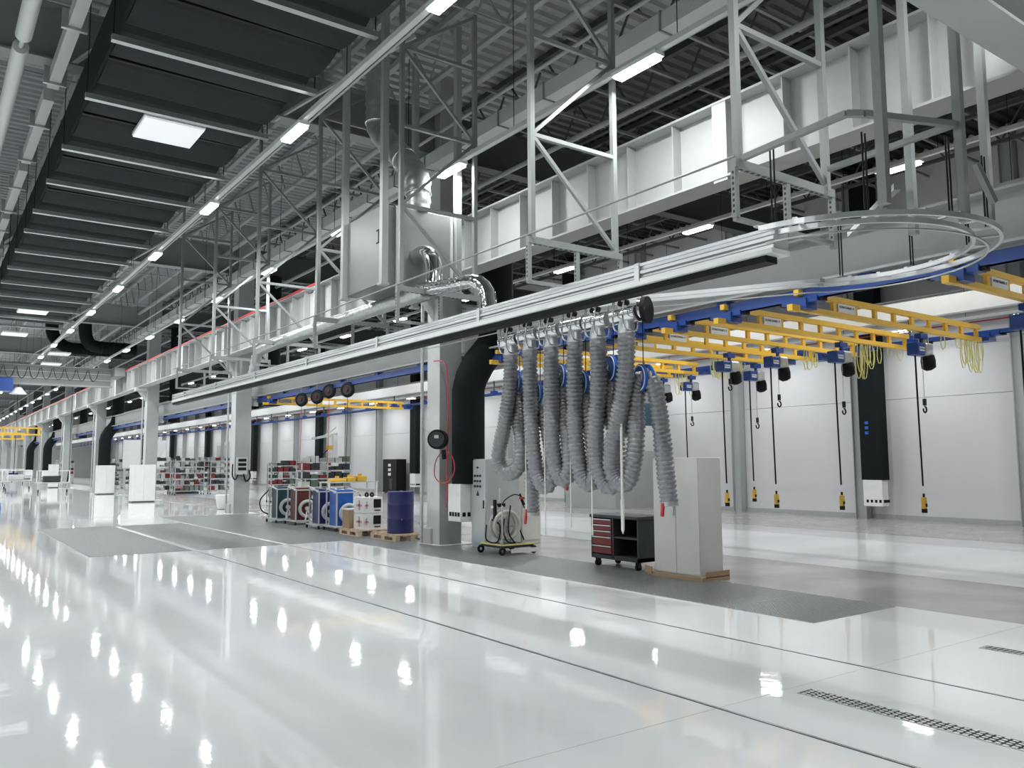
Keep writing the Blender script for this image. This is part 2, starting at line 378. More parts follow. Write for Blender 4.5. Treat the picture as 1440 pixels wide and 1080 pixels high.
# rectangular air duct above the girder
t = T('supply_air_duct', (8.9, 0, 8.0), 'long pale rectangular air duct hung above the crane girder', 'air duct')
O('duct_body', MB().box(8.0, 8.36, -1, 60, 7.53, 7.79), 'lgrey', t)
dfm = MB().box(7.98, 8.375, 0, .03, 7.51, 7.81).mesh('duct_flange', 'steel')
for k in range(45):
    o = bpy.data.objects.new('duct_flange', dfm); COL.objects.link(o); o.parent = t; o.location = (-8.9, 1 + k*1.3, -8.0)
for i, (x, z) in enumerate(((7.95, 8.55), (7.4, 7.6), (9.6, 7.6))):
    t = T('ceiling_pipe', (x, 0, z), ('grey round pipe above the girder, next to the pale duct', 'thin grey conduit above the right light row', 'grey pipe behind the crane girder')[i], 'pipe')
    O('pipe_run', MB().cyl((x, -1, z), (x, 110, z), (.07, .03, .05)[i], 8), 'grey', t)
for x, lb in ((.84, 'big pale round pipe at the top left corner'), (1.45, 'pale square steel tube beside the big round pipe')):
    t = T('ceiling_pipe', (x, 0, 7.2), lb, 'pipe')
    if x < 1:
        O('pipe_run', MB().cyl((x, 2, 7.2), (x, 12.0, 7.2), .1, 20), 'lgrey', t)
        O('pipe_run', MB().cyl((x, 12.35, 7.2), (x, 30, 7.2), .1, 20), 'lgrey', t)
        O('coupling', MB().cyl((x, 11.9, 7.2), (x, 12.4, 7.2), .03, 10), 'lgrey', t)
    else:
        for k in range(6): O('tube_run', MB().box(x-.08, x+.08, 3.0 + k*4, 6.5 + k*4, 7.6, 7.8), 'lgrey', t)
        for k in range(12): O('clamp', MB().box(x-.16, x+.16, 4.2 + k*2, 4.26 + k*2, 7.56, 7.84), 'galv', t)
# ----- black fabric ceiling baffle with cross battens
t = T('fabric_ceiling_duct', (2.9, 12, 6.9), 'broad charcoal fabric covered ceiling duct at the upper left with bulging panels', 'ceiling duct')
BAT = [.885*v for v in (3.0, 5.3, 7.45, 9.6, 11.7, 13.85, 16.4, 18.6, 21.0, 22.9, 25.2, 27.5, 29.8, 32.1, 34.4, 36.7, 39.0)]
for j in range(len(BAT)-1):
    ya, yb = BAT[j], BAT[j+1]
    for s in range(2):
        a = ya + (yb-ya)*s/2; b = ya + (yb-ya)*(s+1)/2; vs = []; fs = []; n = 8
        for i in range(n+1):
            y = a + (b-a)*i/n; zz = 6.88 - .08*math.sin(math.pi*i/n)**.6
            vs += [(1.72, y, 7.4), (1.74, y, zz+.03), (4.10, y, zz), (4.14, y, 7.4)]
        for i in range(n):
            for q in range(3): fs.append((4*i+q, 4*i+4+q, 4*i+5+q, 4*i+1+q))
        fs += [(0,1,2,3), (4*n,4*n+3,4*n+2,4*n+1)]
        o = O('fabric_panel', MB().add(vs, fs, False), 'cfab', t)
        if s: O('seam_strap', MB().box(1.73, 4.12, a-.03, a+.03, 6.862, 6.9), 'black', t)
O('side_curtain', MB().box(1.68, 1.72, 2.7, 34.5, 6.8, 7.4), 'bfab', t)
for j, y in enumerate(BAT):
    b = T('hanging_batten', (2.9, y, 6.65), 'thin galvanised batten hung under the charcoal ceiling duct, %s from the camera' % ORD[j], 'batten')
    O('batten_profile', MB().box(1.62, 4.19, y-.03, y+.03, 6.66, 6.73).box(1.62, 4.19, y-.045, y+.045, 6.65, 6.662), 'galv', b)
    for x in (1.64, 4.17): O('hanger_wire', MB().box(x-.006, x+.006, y-.006, y+.006, 6.73, 8.95), 'black', b)
for (x, y, lb) in ((2.92, 13.15, 'white glow-added panel in the charcoal ceiling duct, nearest the camera'), (2.9, 31.5, 'white glow-added ceiling panel on the far part of the charcoal duct'), (2.85, 37.4, 'white glow-added ceiling panel just beyond the charcoal duct'), (5.1, 43, 'white glow-added ceiling panel hung beside the far black ducts'), (5.3, 47.5, 'farthest white glow-added ceiling panel beside the black ducts')):
    t = T('ceiling_panel', (x, y, 6.75), lb, 'light panel')
    O('diffuser', MB().box(x-.43, x+.43, y-.45, y+.45, 6.755, 6.78), 'panel', t)
    O('frame', MB().box(x-.44, x+.44, y-.46, y+.46, 6.78, 6.83), 'white', t)
# big black round ducts far ahead
for (pts, lb) in ((((7.9, 44, 7.2), (6.2, 44, 7.2), (5.4, 44, 7.3), (4.9, 44, 7.9), (4.9, 44, 9)), 'thick black round duct bending up to the roof, farther left'), (((8.2, 42, 7.1), (6.6, 42, 7.1), (6.15, 42, 7.3), (6.0, 42, 7.9), (6.0, 42, 9)), 'thick black round duct bending up to the roof, nearer right')):
    t = T('black_duct', pts[0], lb, 'air duct')
    O('duct_body', MB().tube(smooth_path(pts, .2), .28, 14), 'bfab', t)
    m = MB()
    for k in range(3): m.torus((pts[0][0]-.5-k*.5, pts[0][1], pts[0][2]), (1, 0, 0), .285, .02, 20, 6)
    O('duct_bands', m, 'black', t)
# ================================================================= LIGHT ROWS
ROWS = [(4.22, 'left', 6.42), (6.9, 'second', 6.42), (12.9, 'third', 6.42), (15.5, 'fourth', 6.42), (20.5, 'wall side', 4.95), (-4.0, 'far left', 6.42), (-7.5, 'unseen added outer', 6.42)]  # both rows left of the camera are unseen, added to brighten the floor
lm = MB().box(-.07, .07, -.34, .34, -.035, 0).mesh('diffuser', 'lamp')
lh = MB().box(-.08, .08, -.38, .38, 0, .05).mesh('housing', 'white')
ld = bpy.data.lights.new('lamp_light', 'AREA'); ld.shape = 'RECTANGLE'; ld.size = .13; ld.size_y = .66; ld.energy = LAMP_W; ld.color = (.96, .985, 1.)
ldw = ld.copy(); ldw.energy = LAMP_W*.5
for x, nm, LIGHT_Z in ROWS:
    tr = T('light_track', (x, 0, LIGHT_Z+.05), 'long white light track carrying the %s row of tube lamps' % nm, 'light track')
    O('track_profile', MB().box(x-.038, x+.038, -2, 124, LIGHT_Z+.05, LIGHT_Z+.12), 'lgrey', tr)
    if x in (4.22, 6.9): O('cable_tray', MB().box(x+.12, x+.155, -2, 124, LIGHT_Z+.12, LIGHT_Z+.16), 'grey', tr)
    m = MB()
    for k in range(40): m.box(x-.004+.04, x+.004+.04, 3+k*3.25, 3.008+k*3.25, LIGHT_Z+.13, 9.0)
    O('suspension_wires', m, 'black', tr, kind='stuff')
    for k in range(28):
        y = 2.55 + 4.333*k
        t = T('tube_lamp', (x, y, LIGHT_Z), 'glowing white tube lamp in the %s light row, %s' % (nm, (ORD[k] + ' from the camera') if k < 14 else (ORD[27-k] + ' from the far end')), 'ceiling lamp', 'tube lamps of the %s light row' % nm)
        for me, n2 in ((lm, 'diffuser'), (lh, 'housing')):
            o = bpy.data.objects.new(n2, me); COL.objects.link(o); o.parent = t
        if x > -8:
            L = bpy.data.objects.new('lamp_light', ldw if x > 20 else ld); COL.objects.link(L); L.parent = t; L.location = (0, 0, -.045)
# ================================================================= SUSPENDED FRAMES AND EXTRACTION RAIL
FX0, FX1 = 5.73, 7.06
def frame(y, lb, ztop=8.95):
    t = T('lattice_tower', (6.4, y, 4.2), lb, 'steel frame', 'braced frames carrying the extraction rail')
    for x in (FX0, FX1): O('leg', MB().box(x-.032, x+.032, y-.032, y+.032, 4.22, ztop), 'tgrey', t)
    for z in (5.5, 6.75, 8.0): O('cross_tube', MB().box(FX0, FX1, y-.025, y+.025, z-.025, z+.025), 'tgrey', t)
    for (a, za, b, zb) in ((FX0, 5.5, FX1, 4.28), (FX0, 5.5, FX1, 6.75), (FX0, 8.0, FX1, 6.75), (FX0, 8.0, FX1, 8.9)):
        O('diagonal_brace', MB().bar((a, y, za), (b, y, zb), .045, .045, (0, 1, 0)), 'tgrey', t)
    c = O('perforated_channel', MB().box(FX0-.07, FX1+.1, y-.03, y+.03, 4.17, 4.25), 'tgrey', t)
    m = MB()
    for k in range(16): m.box(FX0+.02+k*.08, FX0+.06+k*.08, y-.012, y+.012, 4.166, 4.171)
    O('slots', m, 'anth', c)
    for x in (FX0-.05, 6.42, FX1+.08):
        h = O('hanger_leg', MB().box(x-.025, x+.025, y-.025, y+.025, 3.72 if x < 6 else 3.66, 4.17), 'tgrey', t)
        m = MB()
        for k in range(8): m.box(x-.0265, x-.0245, y-.01, y+.01, 3.76+k*.05, 3.785+k*.05)
        O('slots', m, 'anth', h)
    O('lower_bar', MB().box(FX0-.07, FX1+.1, y-.02, y+.02, 3.69, 3.73), 'tgrey', t)
FR = [4.5, 7.5, 10.75, 13.9, 17.2, 20.4, 23.6]
for i, y in enumerate(FR): frame(y, 'braced grey hanging frame over the aluminium rail, %s from the camera' % ORD[i+1])
# bigger frame holding the loop end
t = T('lattice_tower', (7, 3.2, 3.7), 'taller grey hanging frame above the oval loop at the right, first from the camera', 'steel frame', 'braced frames carrying the extraction rail')
for (a, b, zb) in ((1240, 5.73, 3.5), (1350, 7.04, 3.6), (1278, 7.5, 3.72), (1385, 7.9, 3.8)):
    q = P(a, 200, x=b); O('leg', MB().box(b-.035, b+.035, q.y-.035, q.y+.035, zb, 8.95), 'tgrey', t)
pts = [P(1045, 222, x=5.73), P(1190, 160, x=5.78), P(1215, 160, x=5.85), P(1342, 175, x=7.0), P(1165, 238, x=7.0)]
for a, b in zip(pts, pts[1:]): O('strap', MB().bar(a, b, .05, .05), 'tgrey', t)
q = P(1260, 260, x=6.0)
O('diagonal_brace', MB().bar(P(1262, 262, x=5.9), P(1195, 330, x=7.6), .05), 'tgrey', t)
O('diagonal_brace', MB().bar(P(1372, 230, x=7.4), P(1398, 285, x=7.6), .05), 'tgrey', t)
# thin longitudinal rod
t = T('tie_rod', (5.7, 12, 4.27), 'thin grey rod joining the hanging frames lengthwise', 'rod')
O('rod', MB().cyl((5.68, 4.5, 4.27), (5.68, 24, 4.27), .012, 6), 'steel', t)
# extraction rail
RY0, RY1 = 4.35, 25.3
t = T('extraction_rail', (6.1, 5, 3.4), 'long aluminium exhaust extraction rail with a black rubber slit', 'extraction rail')
m = MB()
for (z0, z1, x0) in ((3.63, 3.66, 5.99), (3.58, 3.63, 6.01), (3.55, 3.58, 5.99), (3.50, 3.55, 6.01), (3.47, 3.50, 5.985)): m.box(x0, 6.2, RY0, RY1, z0, z1)
O('duct_profile', m, 'alu', t)
for z in (3.632, 3.585, 3.535, 3.505): O('profile_groove', MB().box(6.002, 6.012, RY0, RY1, z, z+.011), 'steel', t)
O('lower_lip', MB().box(5.96, 6.22, RY0, RY1, 3.425, 3.468), 'white', t)
O('rubber_slit', MB().box(6.01, 6.17, RY0+.1, RY1, 3.365, 3.425), 'black', t)
O('end_cap', MB().box(5.98, 6.22, RY1, RY1+.02, 3.35, 3.66), 'alu', t)
for k in range(7): O('joint_sleeve', MB().box(5.978, 6.21, 6.0+k*3, 6.07+k*3, 3.46, 3.668), 'alu', t)
# second track for the hose trolleys, widening into an oval loop
RC = Vector((7.25, 4.55)); R1, R2 = 1.41, 1.19
def loop_pts(r, xs):
    p = [Vector((xs[0], RY1-.1, 3.6)), Vector((xs[0], 12, 3.6)), Vector((xs[0], 8.6, 3.6)), Vector((xs[0]+.12, 7.6, 3.6)), Vector((xs[0]+.62, 6.75, 3.6))]
    for k in range(25):
        a = math.radians(48 - 222*k/24); p.append(Vector((RC.x + r*math.cos(a), RC.y + r*math.sin(a), 3.6)))
    return smooth_path(p, .08)
t = T('trolley_track', (7.25, 4.5, 3.6), 'polished aluminium trolley track that opens into an oval loop at the right', 'track')
def strip(pts, w_, h_):
    m = MB(); vs = []; fs = []
    for i, p in enumerate(pts):
        d = (pts[min(i+1, len(pts)-1)] - pts[max(i-1, 0)]).normalized(); n = Vector((-d.y, d.x, 0))*w_/2
        for (sx, dz) in ((-1, 0), (1, 0), (1, h_), (-1, h_)): vs.append(p + n*sx + Vector((0, 0, dz)))
    for i in range(len(pts)-1):
        for q in range(4): fs.append((4*i+q, 4*i+(q+1)%4, 4*i+4+(q+1)%4, 4*i+4+q))
    return m.add(vs, fs)
LO = loop_pts(R1, (6.98,)); LI = loop_pts(R2, (6.72,))
O('outer_rail', strip(LO, .03, .045), 'alu', t)
O('inner_rail', strip(LI, .03, .045), 'alu', t)
O('lower_guide', strip([p - Vector((0, 0, .09)) for p in loop_pts(1.3, (6.85,))], .02, .012), 'galv', t)
for k in range(16):
    a = math.radians(40 - 215*k/15); c, s = math.cos(a), math.sin(a)
    O('cross_tie', MB().bar((RC.x+R2*c, RC.y+R2*s, 3.655), (RC.x+R1*c, RC.y+R1*s, 3.655), .04, .015), 'alu', t)
for k in range(12): O('cross_tie', MB().box(6.7, 7.0, 8.8+k*1.3, 8.85+k*1.3, 3.645, 3.66), 'alu', t)
for (a, b) in ((1285, 375), (1170, 340), (1278, 372), (1345, 372), (1378, 345), (1040, 398)):
    pass
for k in range(7):
    a = math.radians(30 - 200*k/6); x = RC.x+1.3*math.cos(a); y = RC.y+1.3*math.sin(a)
    for dx in (-.02, .03): O('suspension_rod', MB().cyl((x+dx, y, 3.69), (x+dx, y, 4.35), .008, 6), 'black', t)
# ---------------------------------------------------------------- hoses
def trolley(p, lb):
    t = T('hose_trolley', p, lb, 'hose trolley', 'chrome hose trolleys on the aluminium track')
    x, y, z = p
    for dy in (-.085, .085):
        pts = [(x-.1, y+dy, z+.42), (x-.13, y+dy, z+.25), (x-.13, y+dy, z+.07), (x-.08, y+dy, z+.01), (x+.04, y+dy, z+.01), (x+.1, y+dy, z+.06), (x+.1, y+dy, z+.42)]
        O('hook', MB().tube(smooth_path(pts, .03), .011, 8), 'chrome', t)
    O('suction_head', MB().cyl((x, y-.2, z+.2), (x, y+.2, z+.2), .095, 16), 'chrome', t)
    O('neck', MB().cyl((x, y, z+.2), (x, y, z-.02), .075, 16, .10), 'galv', t)
    O('wheel', MB().cyl((x-.06, y-.05, z+.34), (x-.02, y-.05, z+.34), .035, 12).cyl((x-.06, y+.05, z+.34), (x-.02, y+.05, z+.34), .035, 12), 'black', t)
    O('crossbar', MB().bar((x-.1, y-.12, z+.40), (x-.1, y+.12, z+.40), .03), 'chrome', t)
    return t
def hose(path, n, disc, tailend):
    X1, X2 = 6.72, 7.0
    pts = []; N = len(path)
    for i, (a, b) in enumerate(path):
        xx = X1 + (X2-X1)*min(1, max(0, (i-2)/max(1, N-5))); pts.append(P(a, b, x=xx))
    t = T('extraction_hose', pts[0], 'ribbed grey exhaust hose looped over a blue saddle disc, %s from the left' % ORD[n], 'hose', 'grey exhaust hoses')
    sp = smooth_path(pts, .018); rnd = random.Random(n)
    rs = [(.111, .104, .089)[k % 3]*(1 + .03*math.sin(k*.31+n) + rnd.uniform(-.025, .025)) for k in range(len(sp))]
    O('hose_body', MB().tube(sp, rs, 16), 'hose', t)
    e = pts[-1]; d = (pts[-1] - pts[-2]).normalized()
    O('nozzle_ring', MB().cyl(e, e + d*.05, .105, 16), 'galv', t)
    O('clamp_handle', MB().bar(e + Vector((-.1, 0, -.01)), e + Vector((-.12, 0, -.16)), .03), 'red', t)
    tr = trolley(pts[0] + Vector((0, 0, .02)), 'chrome hose trolley with two hooks, %s from the left' % ORD[n])
    c = P(*disc, x=6.93)
    s = T('hose_saddle', c, 'blue spoked hose saddle disc, %s from the left' % ORD[n], 'hose saddle', 'blue hose saddles')
    nrm = Vector((1, -.31, 0)).normalized()
    O('disc', MB().cyl(c - nrm*.06, c - nrm*.03, .17, 28).cyl(c + nrm*.03, c + nrm*.06, .17, 28), 'bblue', s)
    O('hub', MB().cyl(c - nrm*.05, c + nrm*.05, .1, 20), 'blue', s)
    O('rim', MB().torus(c - nrm*.062, nrm, .15, .008, 28, 6), 'white', s)
    O('suspension_cord', MB().cyl(c + Vector((0, 0, .16)), Vector((c.x, c.y, 3.6)), .006, 6), 'black', s)
HO = [
 ([(718,500),(717,545),(709,600),(701,640),(706,661),(719,665),(731,652),(733,620),(730,590),(729,560),(733,537),(742,545),(746,580),(748,640),(748,720)], (731,537)),
 ([(745,493),(746,560),(749,620),(755,664),(766,684),(775,672),(775,630),(767,590),(761,566),(763,552),(769,560),(774,610),(775,650)], (760,553)),
 ([(775,489),(776,560),(777,620),(783,662),(793,674),(801,656),(798,610),(790,570),(792,535),(799,531),(804,560),(806,620),(807,672)], (793,529)),
 ([(808,482),(808,560),(810,620),(817,665),(829,681),(837,662),(832,605),(823,565),(823,544),(830,540),(836,570),(838,620),(840,655)], (824,539)),
 ([(841,477),(842,540),(838,600),(839,645),(848,676),(860,684),(869,662),(864,600),(858,560),(861,524),(869,520),(875,560),(878,610)], (863,518)),
 ([(881,469),(880,520),(874,565),(866,605),(860,642),(863,668),(875,681),(887,668),(894,625),(895,575),(897,545),(905,530),(915,534),(923,555),(930,604),(935,655),(941,706)], (905,532))]
for n, (path, disc) in enumerate(HO): hose(path, n, disc, None)
# disc-shaped end weight of the last trolley
c = P(906, 436, x=6.85)
t = T('end_stop_disc', c, 'black rimmed chrome disc at the end of the hose trolleys', 'end stop')
O('disc', MB().cyl(c, c + Vector((.02, -.05, 0)), .16, 28), 'black', t)
O('face', MB().cyl(c + Vector((-.06, .06, 0)), c, .14, 24), 'chrome', t)
O('stem', MB().cyl(c + Vector((-.02, .03, .1)), c + Vector((-.02, .03, .28)), .012, 8), 'chrome', t)
for i, (a, b, pb, thick) in enumerate(((738,500,716,.009), (765,495,742,.009), (801,490,732,.007), (831,475,742,.009), (874,625,745,.016))):
    q = P(a, b, x=6.72); r_ = P(a+2, pb, x=6.72)
    t = T('pull_cord', r_, 'thin white pull cord hanging among the grey hoses, %s from the left' % ORD[i], 'cord', 'white pull cords')
    O('cord', MB().cyl(Vector((q.x, q.y, 3.61)), r_, thick, 8), 'rope', t)
    if i == 4: O('weight', MB().cyl(r_ + Vector((0, 0, .35)), r_, .022, 12, .02).cyl(r_, r_ - Vector((0, 0, .05)), .02, 12, .004), 'rope', t)
    else: O('grip', MB().cyl(r_, r_ - Vector((0, 0, .09)), .012, 10), 'red' if i == 0 else 'rope', t)
# ================================================================= FILTER BOX AND SPIRAL DUCTS
bx = (5.76, 7.02, 11.35, 12.68, 4.4, 5.68)
t = T('filter_unit', (6.4, 12, 4.4), 'large grey box shaped filter unit hung in the frames', 'filter unit')
O('housing', MB().box(*bx), 'unit', t, bevel=.01)
O('door', MB().box(5.74, 5.76, 11.38, 12.66, 4.42, 5.66), 'unit', t)
O('door_handle', MB().box(5.71, 5.74, 11.44, 11.48, 5.08, 5.26).box(5.70, 5.715, 11.44, 11.52, 5.06, 5.08).box(5.70, 5.715, 11.44, 11.52, 5.26, 5.28), 'black', t)
for x in (5.79, 5.97, 6.98): O('corner_post', MB().box(x-.02, x+.02, 11.32, 11.35, 4.4, 5.68), 'lgrey', t)
t = T('spiral_duct', (6.2, 9, 4), 'shiny spiral duct from the filter unit along the rail', 'spiral duct')
el = [Vector((6.35, 11.34, 4.9)), Vector((6.35, 11.15, 4.92)), Vector((6.36, 10.95, 4.82)), Vector((6.36, 10.86, 4.6)), Vector((6.33, 10.84, 4.35)), Vector((6.25, 10.84, 4.15))]
O('elbow', MB().tube(smooth_path(el, .06), .14, 18), 'chrome', t)
el2 = [P(592, 407, x=6.2), P(640, 400, x=6.2), P(668, 396, x=6.2), P(684, 408, x=6.2), P(688, 425, x=6.15), P(690, 442, x=6.1)]
sp = smooth_path(el2, .05); O('rail_inlet', MB().tube(sp, [.1 if k % 3 else .107 for k in range(len(sp))], 16), 'chrome', t)
run = [P(600, 410, x=6.2), P(500, 444, x=6.2), P(430, 468, x=6.2), P(372, 490, x=6.2), P(362, 500, x=6.2), P(356, 525, x=6.2)]
sp = smooth_path(run, .045); O('duct_run', MB().tube(sp, [.105 if k % 3 else .122 for k in range(len(sp))], 16), 'galv', t)
t = T('spiral_duct', (6.4, 12, 5.7), 'dark spiral duct bending from the roof down to the filter unit', 'spiral duct')
up = [Vector((6.3, 12.75, 9.9)), Vector((6.3, 12.75, 8.6)), Vector((6.3, 12.72, 7.6)), Vector((6.35, 12.5, 7.25)), Vector((6.4, 11.9, 6.7)), Vector((6.45, 11.55, 6.3)), Vector((6.45, 11.5, 6.0)), Vector((6.45, 11.52, 5.68))]
sp = smooth_path(up, .05); O('duct_run', MB().tube(sp, [.195 if k % 3 else .214 for k in range(len(sp))], 18), 'galv', t)
m = MB()
for k in (2, 4, 6): m.torus(up[k], up[k]-up[k-1], .21, .018, 20, 6)
O('duct_collars', m, 'chrome', t)
# extra thick posts around the filter unit
for i, (x, y) in enumerate(((5.72, 11.3), (7.08, 11.3), (5.72, 12.75), (7.08, 12.75))):
    t = T('support_post', (x, y, 4.4), 'thick grey post around the filter unit, %s' % ('near left', 'near right', 'far left', 'far right')[i], 'post')
    O('post', MB().box(x-.05, x+.05, y-.05, y+.05, 4.4, 9.0), 'grey', t)
    O('foot_bracket', MB().box(x-.07, x+.07, y-.07, y+.07, 4.36, 4.4), 'grey', t)
# near cross beam at the top right
t = T('near_cross_beam', (7, 3, 5.1), 'wide pale steel box beam crossing the top right corner close to the camera', 'steel beam')
O('bottom_plate', MB().box(1.5, 9.8, 2.66, 3.02, 5.07, 5.10), 'lgrey', t)
O('web', MB().box(1.5, 9.8, 2.68, 3.0, 5.10, 5.75), 'dsteel', t)
# ================================================================= YELLOW BRIDGES AND HOISTS
def bridge(y, lb, x0=9.35, x1=14.0):
    z = 3.53
    t = T('crane_bridge', (9.3, y, z), lb, 'crane bridge', 'yellow crane bridges')
    O('top_chord', MB().box(x0-.28, x1, y-.035, y+.035, z+.2, z+.275), 'yellow', t)
    O('bottom_chord', MB().box(x0-.25, x1, y-.04, y+.04, z, z+.068), 'yellow', t)
    n = 9
    for k in range(n+1):
        x = x0 + .05 + (x1-x0-.15)*k/n
        O('post', MB().box(x-.036, x+.036, y-.022, y+.022, z+.06, z+.21), 'yellow', t)
    s = O('load_plate', MB().box(x0+.62, x0+1.02, y-.03, y-.022, z+.07, z+.19), 'white', t)
    text('plate_lettering', 'KONECRANES 1T', .045, (x0+.82, y-.032, z+.145), (1, 0, 0), s, 'black')
    for xx in (9.22, 14.2):
        c = O('end_trolley', MB().box(xx-.09, xx+.09, y-.26, y+.26, z+.1, z+.17).box(xx-.12, xx+.12, y-.12, y+.12, z+.02, z+.16), 'blue', t)
        for dy in (-.29, .29): O('bumper', MB().box(xx-.05, xx+.05, y+dy-.03, y+dy+.03, z+.1, z+.17), 'black', c)
    O('end_block', MB().box(x0-.42, x0-.25, y-.04, y+.04, z-.01, z+.07), 'yellow', t)
    return t
def hoist(x, y, lb, zh, zp=.9, swirl=True):
    z = 3.16
    t = T('chain_hoist', (x, y, z), lb, 'chain hoist', 'blue and grey chain hoists')
    O('trolley', MB().box(x-.1, x+.1, y-.05, y+.05, z+.26, z+.34).box(x-.02, x+.02, y-.02, y+.02, z+.18, z+.36), 'blue', t)
    b = O('motor_housing', MB().box(x-.28, x-.06, y-.09, y+.09, z, z+.19), 'blue', t, bevel=.02)
    pl = O('name_plate', MB().box(x-.245, x-.10, y-.098, y-.09, z+.06, z+.12), 'white', t)
    text('plate_lettering', 'DEMAG', .045, (x-.172, y-.099, z+.09), (1, 0, 0), pl, 'blue')
    O('gear_housing', MB().box(x-.06, x+.16, y-.1, y+.1, z, z+.2), 'galv', t, bevel=.03)
    O('chain_bag', MB().tube([(x+.12, y-.02, z+.02), (x+.13, y-.02, z-.06), (x+.14, y-.02, z-.17), (x+.15, y-.02, z-.2)], [.09, .105, .1, .05], 12), 'black', t)
    c = MB(); n = int((z-zh)/.03)
    for k in range(n): c.bar((x, y, z-k*.03), (x, y, z-k*.03-.022), .014 if k % 2 else .006, .006 if k % 2 else .014)
    O('chain', c, 'galv', t)
    h = O('hook_block', MB().cyl((x, y, zh+.1), (x, y, zh), .028, 10), 'anth', t)
    O('hook', MB().tube([Vector((x + .045*math.sin(a), y, zh-.06+.045*math.cos(a))) for a in [math.radians(q) for q in range(0, 290, 24)]], .012, 8), 'black', h)
    xc = x-.2
    O('pendant_cable', MB().tube(smooth_path([(xc, y, z+.02), (xc+.005, y, 2.4), (xc+.02, y, 1.6), (xc+.03, y, zp+.2)], .15), .013, 8), 'black', t)
    pd = O('pendant', MB().box(xc+.0, xc+.065, y-.03, y+.03, zp, zp+.17), 'yellow', t, bevel=.01)
    O('buttons', MB().box(xc+.012, xc+.053, y-.038, y-.03, zp+.03, zp+.075), 'black', pd); O('cable_grip', MB().cyl((xc+.033, y, zp+.17), (xc+.033, y, zp+.22), .016, 8), 'black', pd); O('end_boot', MB().box(xc+.01, xc+.055, y-.032, y+.032, zp-.06, zp), 'black', pd)
    return t
def swirl(x, y, z, n, lb, span=.35, drop=.4, sd=0):
    r = random.Random(sd); t = T('coiled_cable', (x, y, z), lb, 'cable', 'yellow festoon cables')
    for k in range(n):
        m = MB(); x0 = x + (k/n-.5)*span + r.uniform(-.02, .02); d = drop*r.uniform(.6, 1.1); wd = r.uniform(.03, .09)
        m.tube(smooth_path([(x0, y, z), (x0+wd*.2, y+.02, z-d*.6), (x0+wd, y, z-d), (x0+wd*1.8, y-.02, z-d*.6), (x0+wd*2, y, z)], .06), .0075, 6, cap=False)
        O('cable_loop', m, 'ycab', t)
BR = [4.32, 6.28, 7.48, 8.48, 9.35, 10.1, 12.3, 13.05, 26.0]
for i, y in enumerate(BR):
    bridge(y, 'yellow ladder shaped crane bridge, %s from the right edge' % ORD[i] if i < 8 else 'lone yellow crane bridge seen beyond the first column')
HS = [(10.9, 4.32, 1430), (12.15, 6.28, 1292), (11.96, 7.48, 1182), (11.67, 8.48, 1093), (13.19, 10.1, 1062), (11.49, 9.35, 1025), (13.8, 12.3, 990), (13.7, 13.05, 945)]
for i, (x, y, px) in enumerate(HS):
    yy = min(BR, key=lambda b: abs(b-y)); yy = y
    zh = [2.3, 2.42, 2.45, 2.62, 2.35, 2.95, 2.5, 2.6][i]
    hoist(x, yy, 'blue and grey chain hoist with hanging pendant, %s from the right edge' % ORD[i], zh)
for i, (a, b, n, sp_, dr) in enumerate(((1400, 482, 9, .7, .5), (1215, 492, 7, .5, .6), (1140, 505, 4, .4, .35), (1300, 500, 3, .2, .35), (1100, 520, 4, .3, .4), (1010, 530, 7, .4, .4), (960, 530, 8, .5, .5), (1040, 505, 4, .3, .3), (1255, 492, 3, .9, .3), (1345, 492, 2, .9, .3))):
    q = P(a, b, x=13.2); yy = min(BR, key=lambda v: abs(v-q.y)); q = P(a, b, y=yy); q.x = min(13.7, q.x); swirl(q.x, yy, 3.54, n, 'hanging loops of thin yellow cable under the bridges, %s bunch' % ORD[i], sp_, dr, i)
# ================================================================= REELS
for i, (a, b) in enumerate(((424, 562), (446, 558), (463, 550), (489, 548))):
    c = P(a, b, x=9.1)
    t = T('hanging_hose_reel', c, 'round black hose reel hung under the rail, %s from the left' % ORD[i], 'hose reel', 'black hose reels under the rail')
    O('drum', MB().torus(c, (.8, .6, 0), .15, .06, 24, 8), 'black', t)
    O('side_disc', MB().cyl(c - Vector((.04, .03, 0)), c + Vector((.04, .03, 0)), .13, 20), 'anth', t)
    O('hub', MB().cyl(c - Vector((.07, .05, 0)), c + Vector((.07, .05, 0)), .05, 12), 'brown', t)
    O('hanger', MB().cyl(c + Vector((0, 0, .2)), (c.x, c.y, 3.87), .012, 6), 'steel', t)
    O('hose_drop', MB().tube(smooth_path([c - Vector((0, 0, .2)), c - Vector((0, 0, 1)), c - Vector((.03, 0, 2.1))], .2), .008, 6), 'red' if i % 2 == 0 else 'black', t)
c = P(616, 618, x=8.12)
t = T('hose_reel', c, 'round black hose reel mounted on the first column', 'hose reel')
O('case', MB().cyl(c - Vector((.06, .06, 0)), c + Vector((.06, .06, 0)), .19, 28), 'black', t, bevel=.015)
O('front_disc', MB().cyl(c - Vector((.09, .09, 0)), c - Vector((.06, .06, 0)), .15, 24), 'anth', t)
O('label_plate', MB().bar(c - Vector((.12, .06, -.05)), c - Vector((.06, .12, -.05)), .004, .06), 'lgrey', t)
O('hose_guide', MB().cyl(c + Vector((.03, -.15, -.2)), c + Vector((.05, -.15, -.38)), .045, 10), 'black', t)
t = T('red_air_hose', (8.5, 14, 1), 'red air hose looped on the first column', 'hose')
O('hose_loop', MB().tube(smooth_path([P(*q, x=8.3) for q in ((622, 634), (613, 648), (611, 668), (620, 679), (632, 676), (639, 662), (637, 645), (630, 636), (628, 655), (629, 690), (627, 715))], .04), .011, 8), 'red', t)
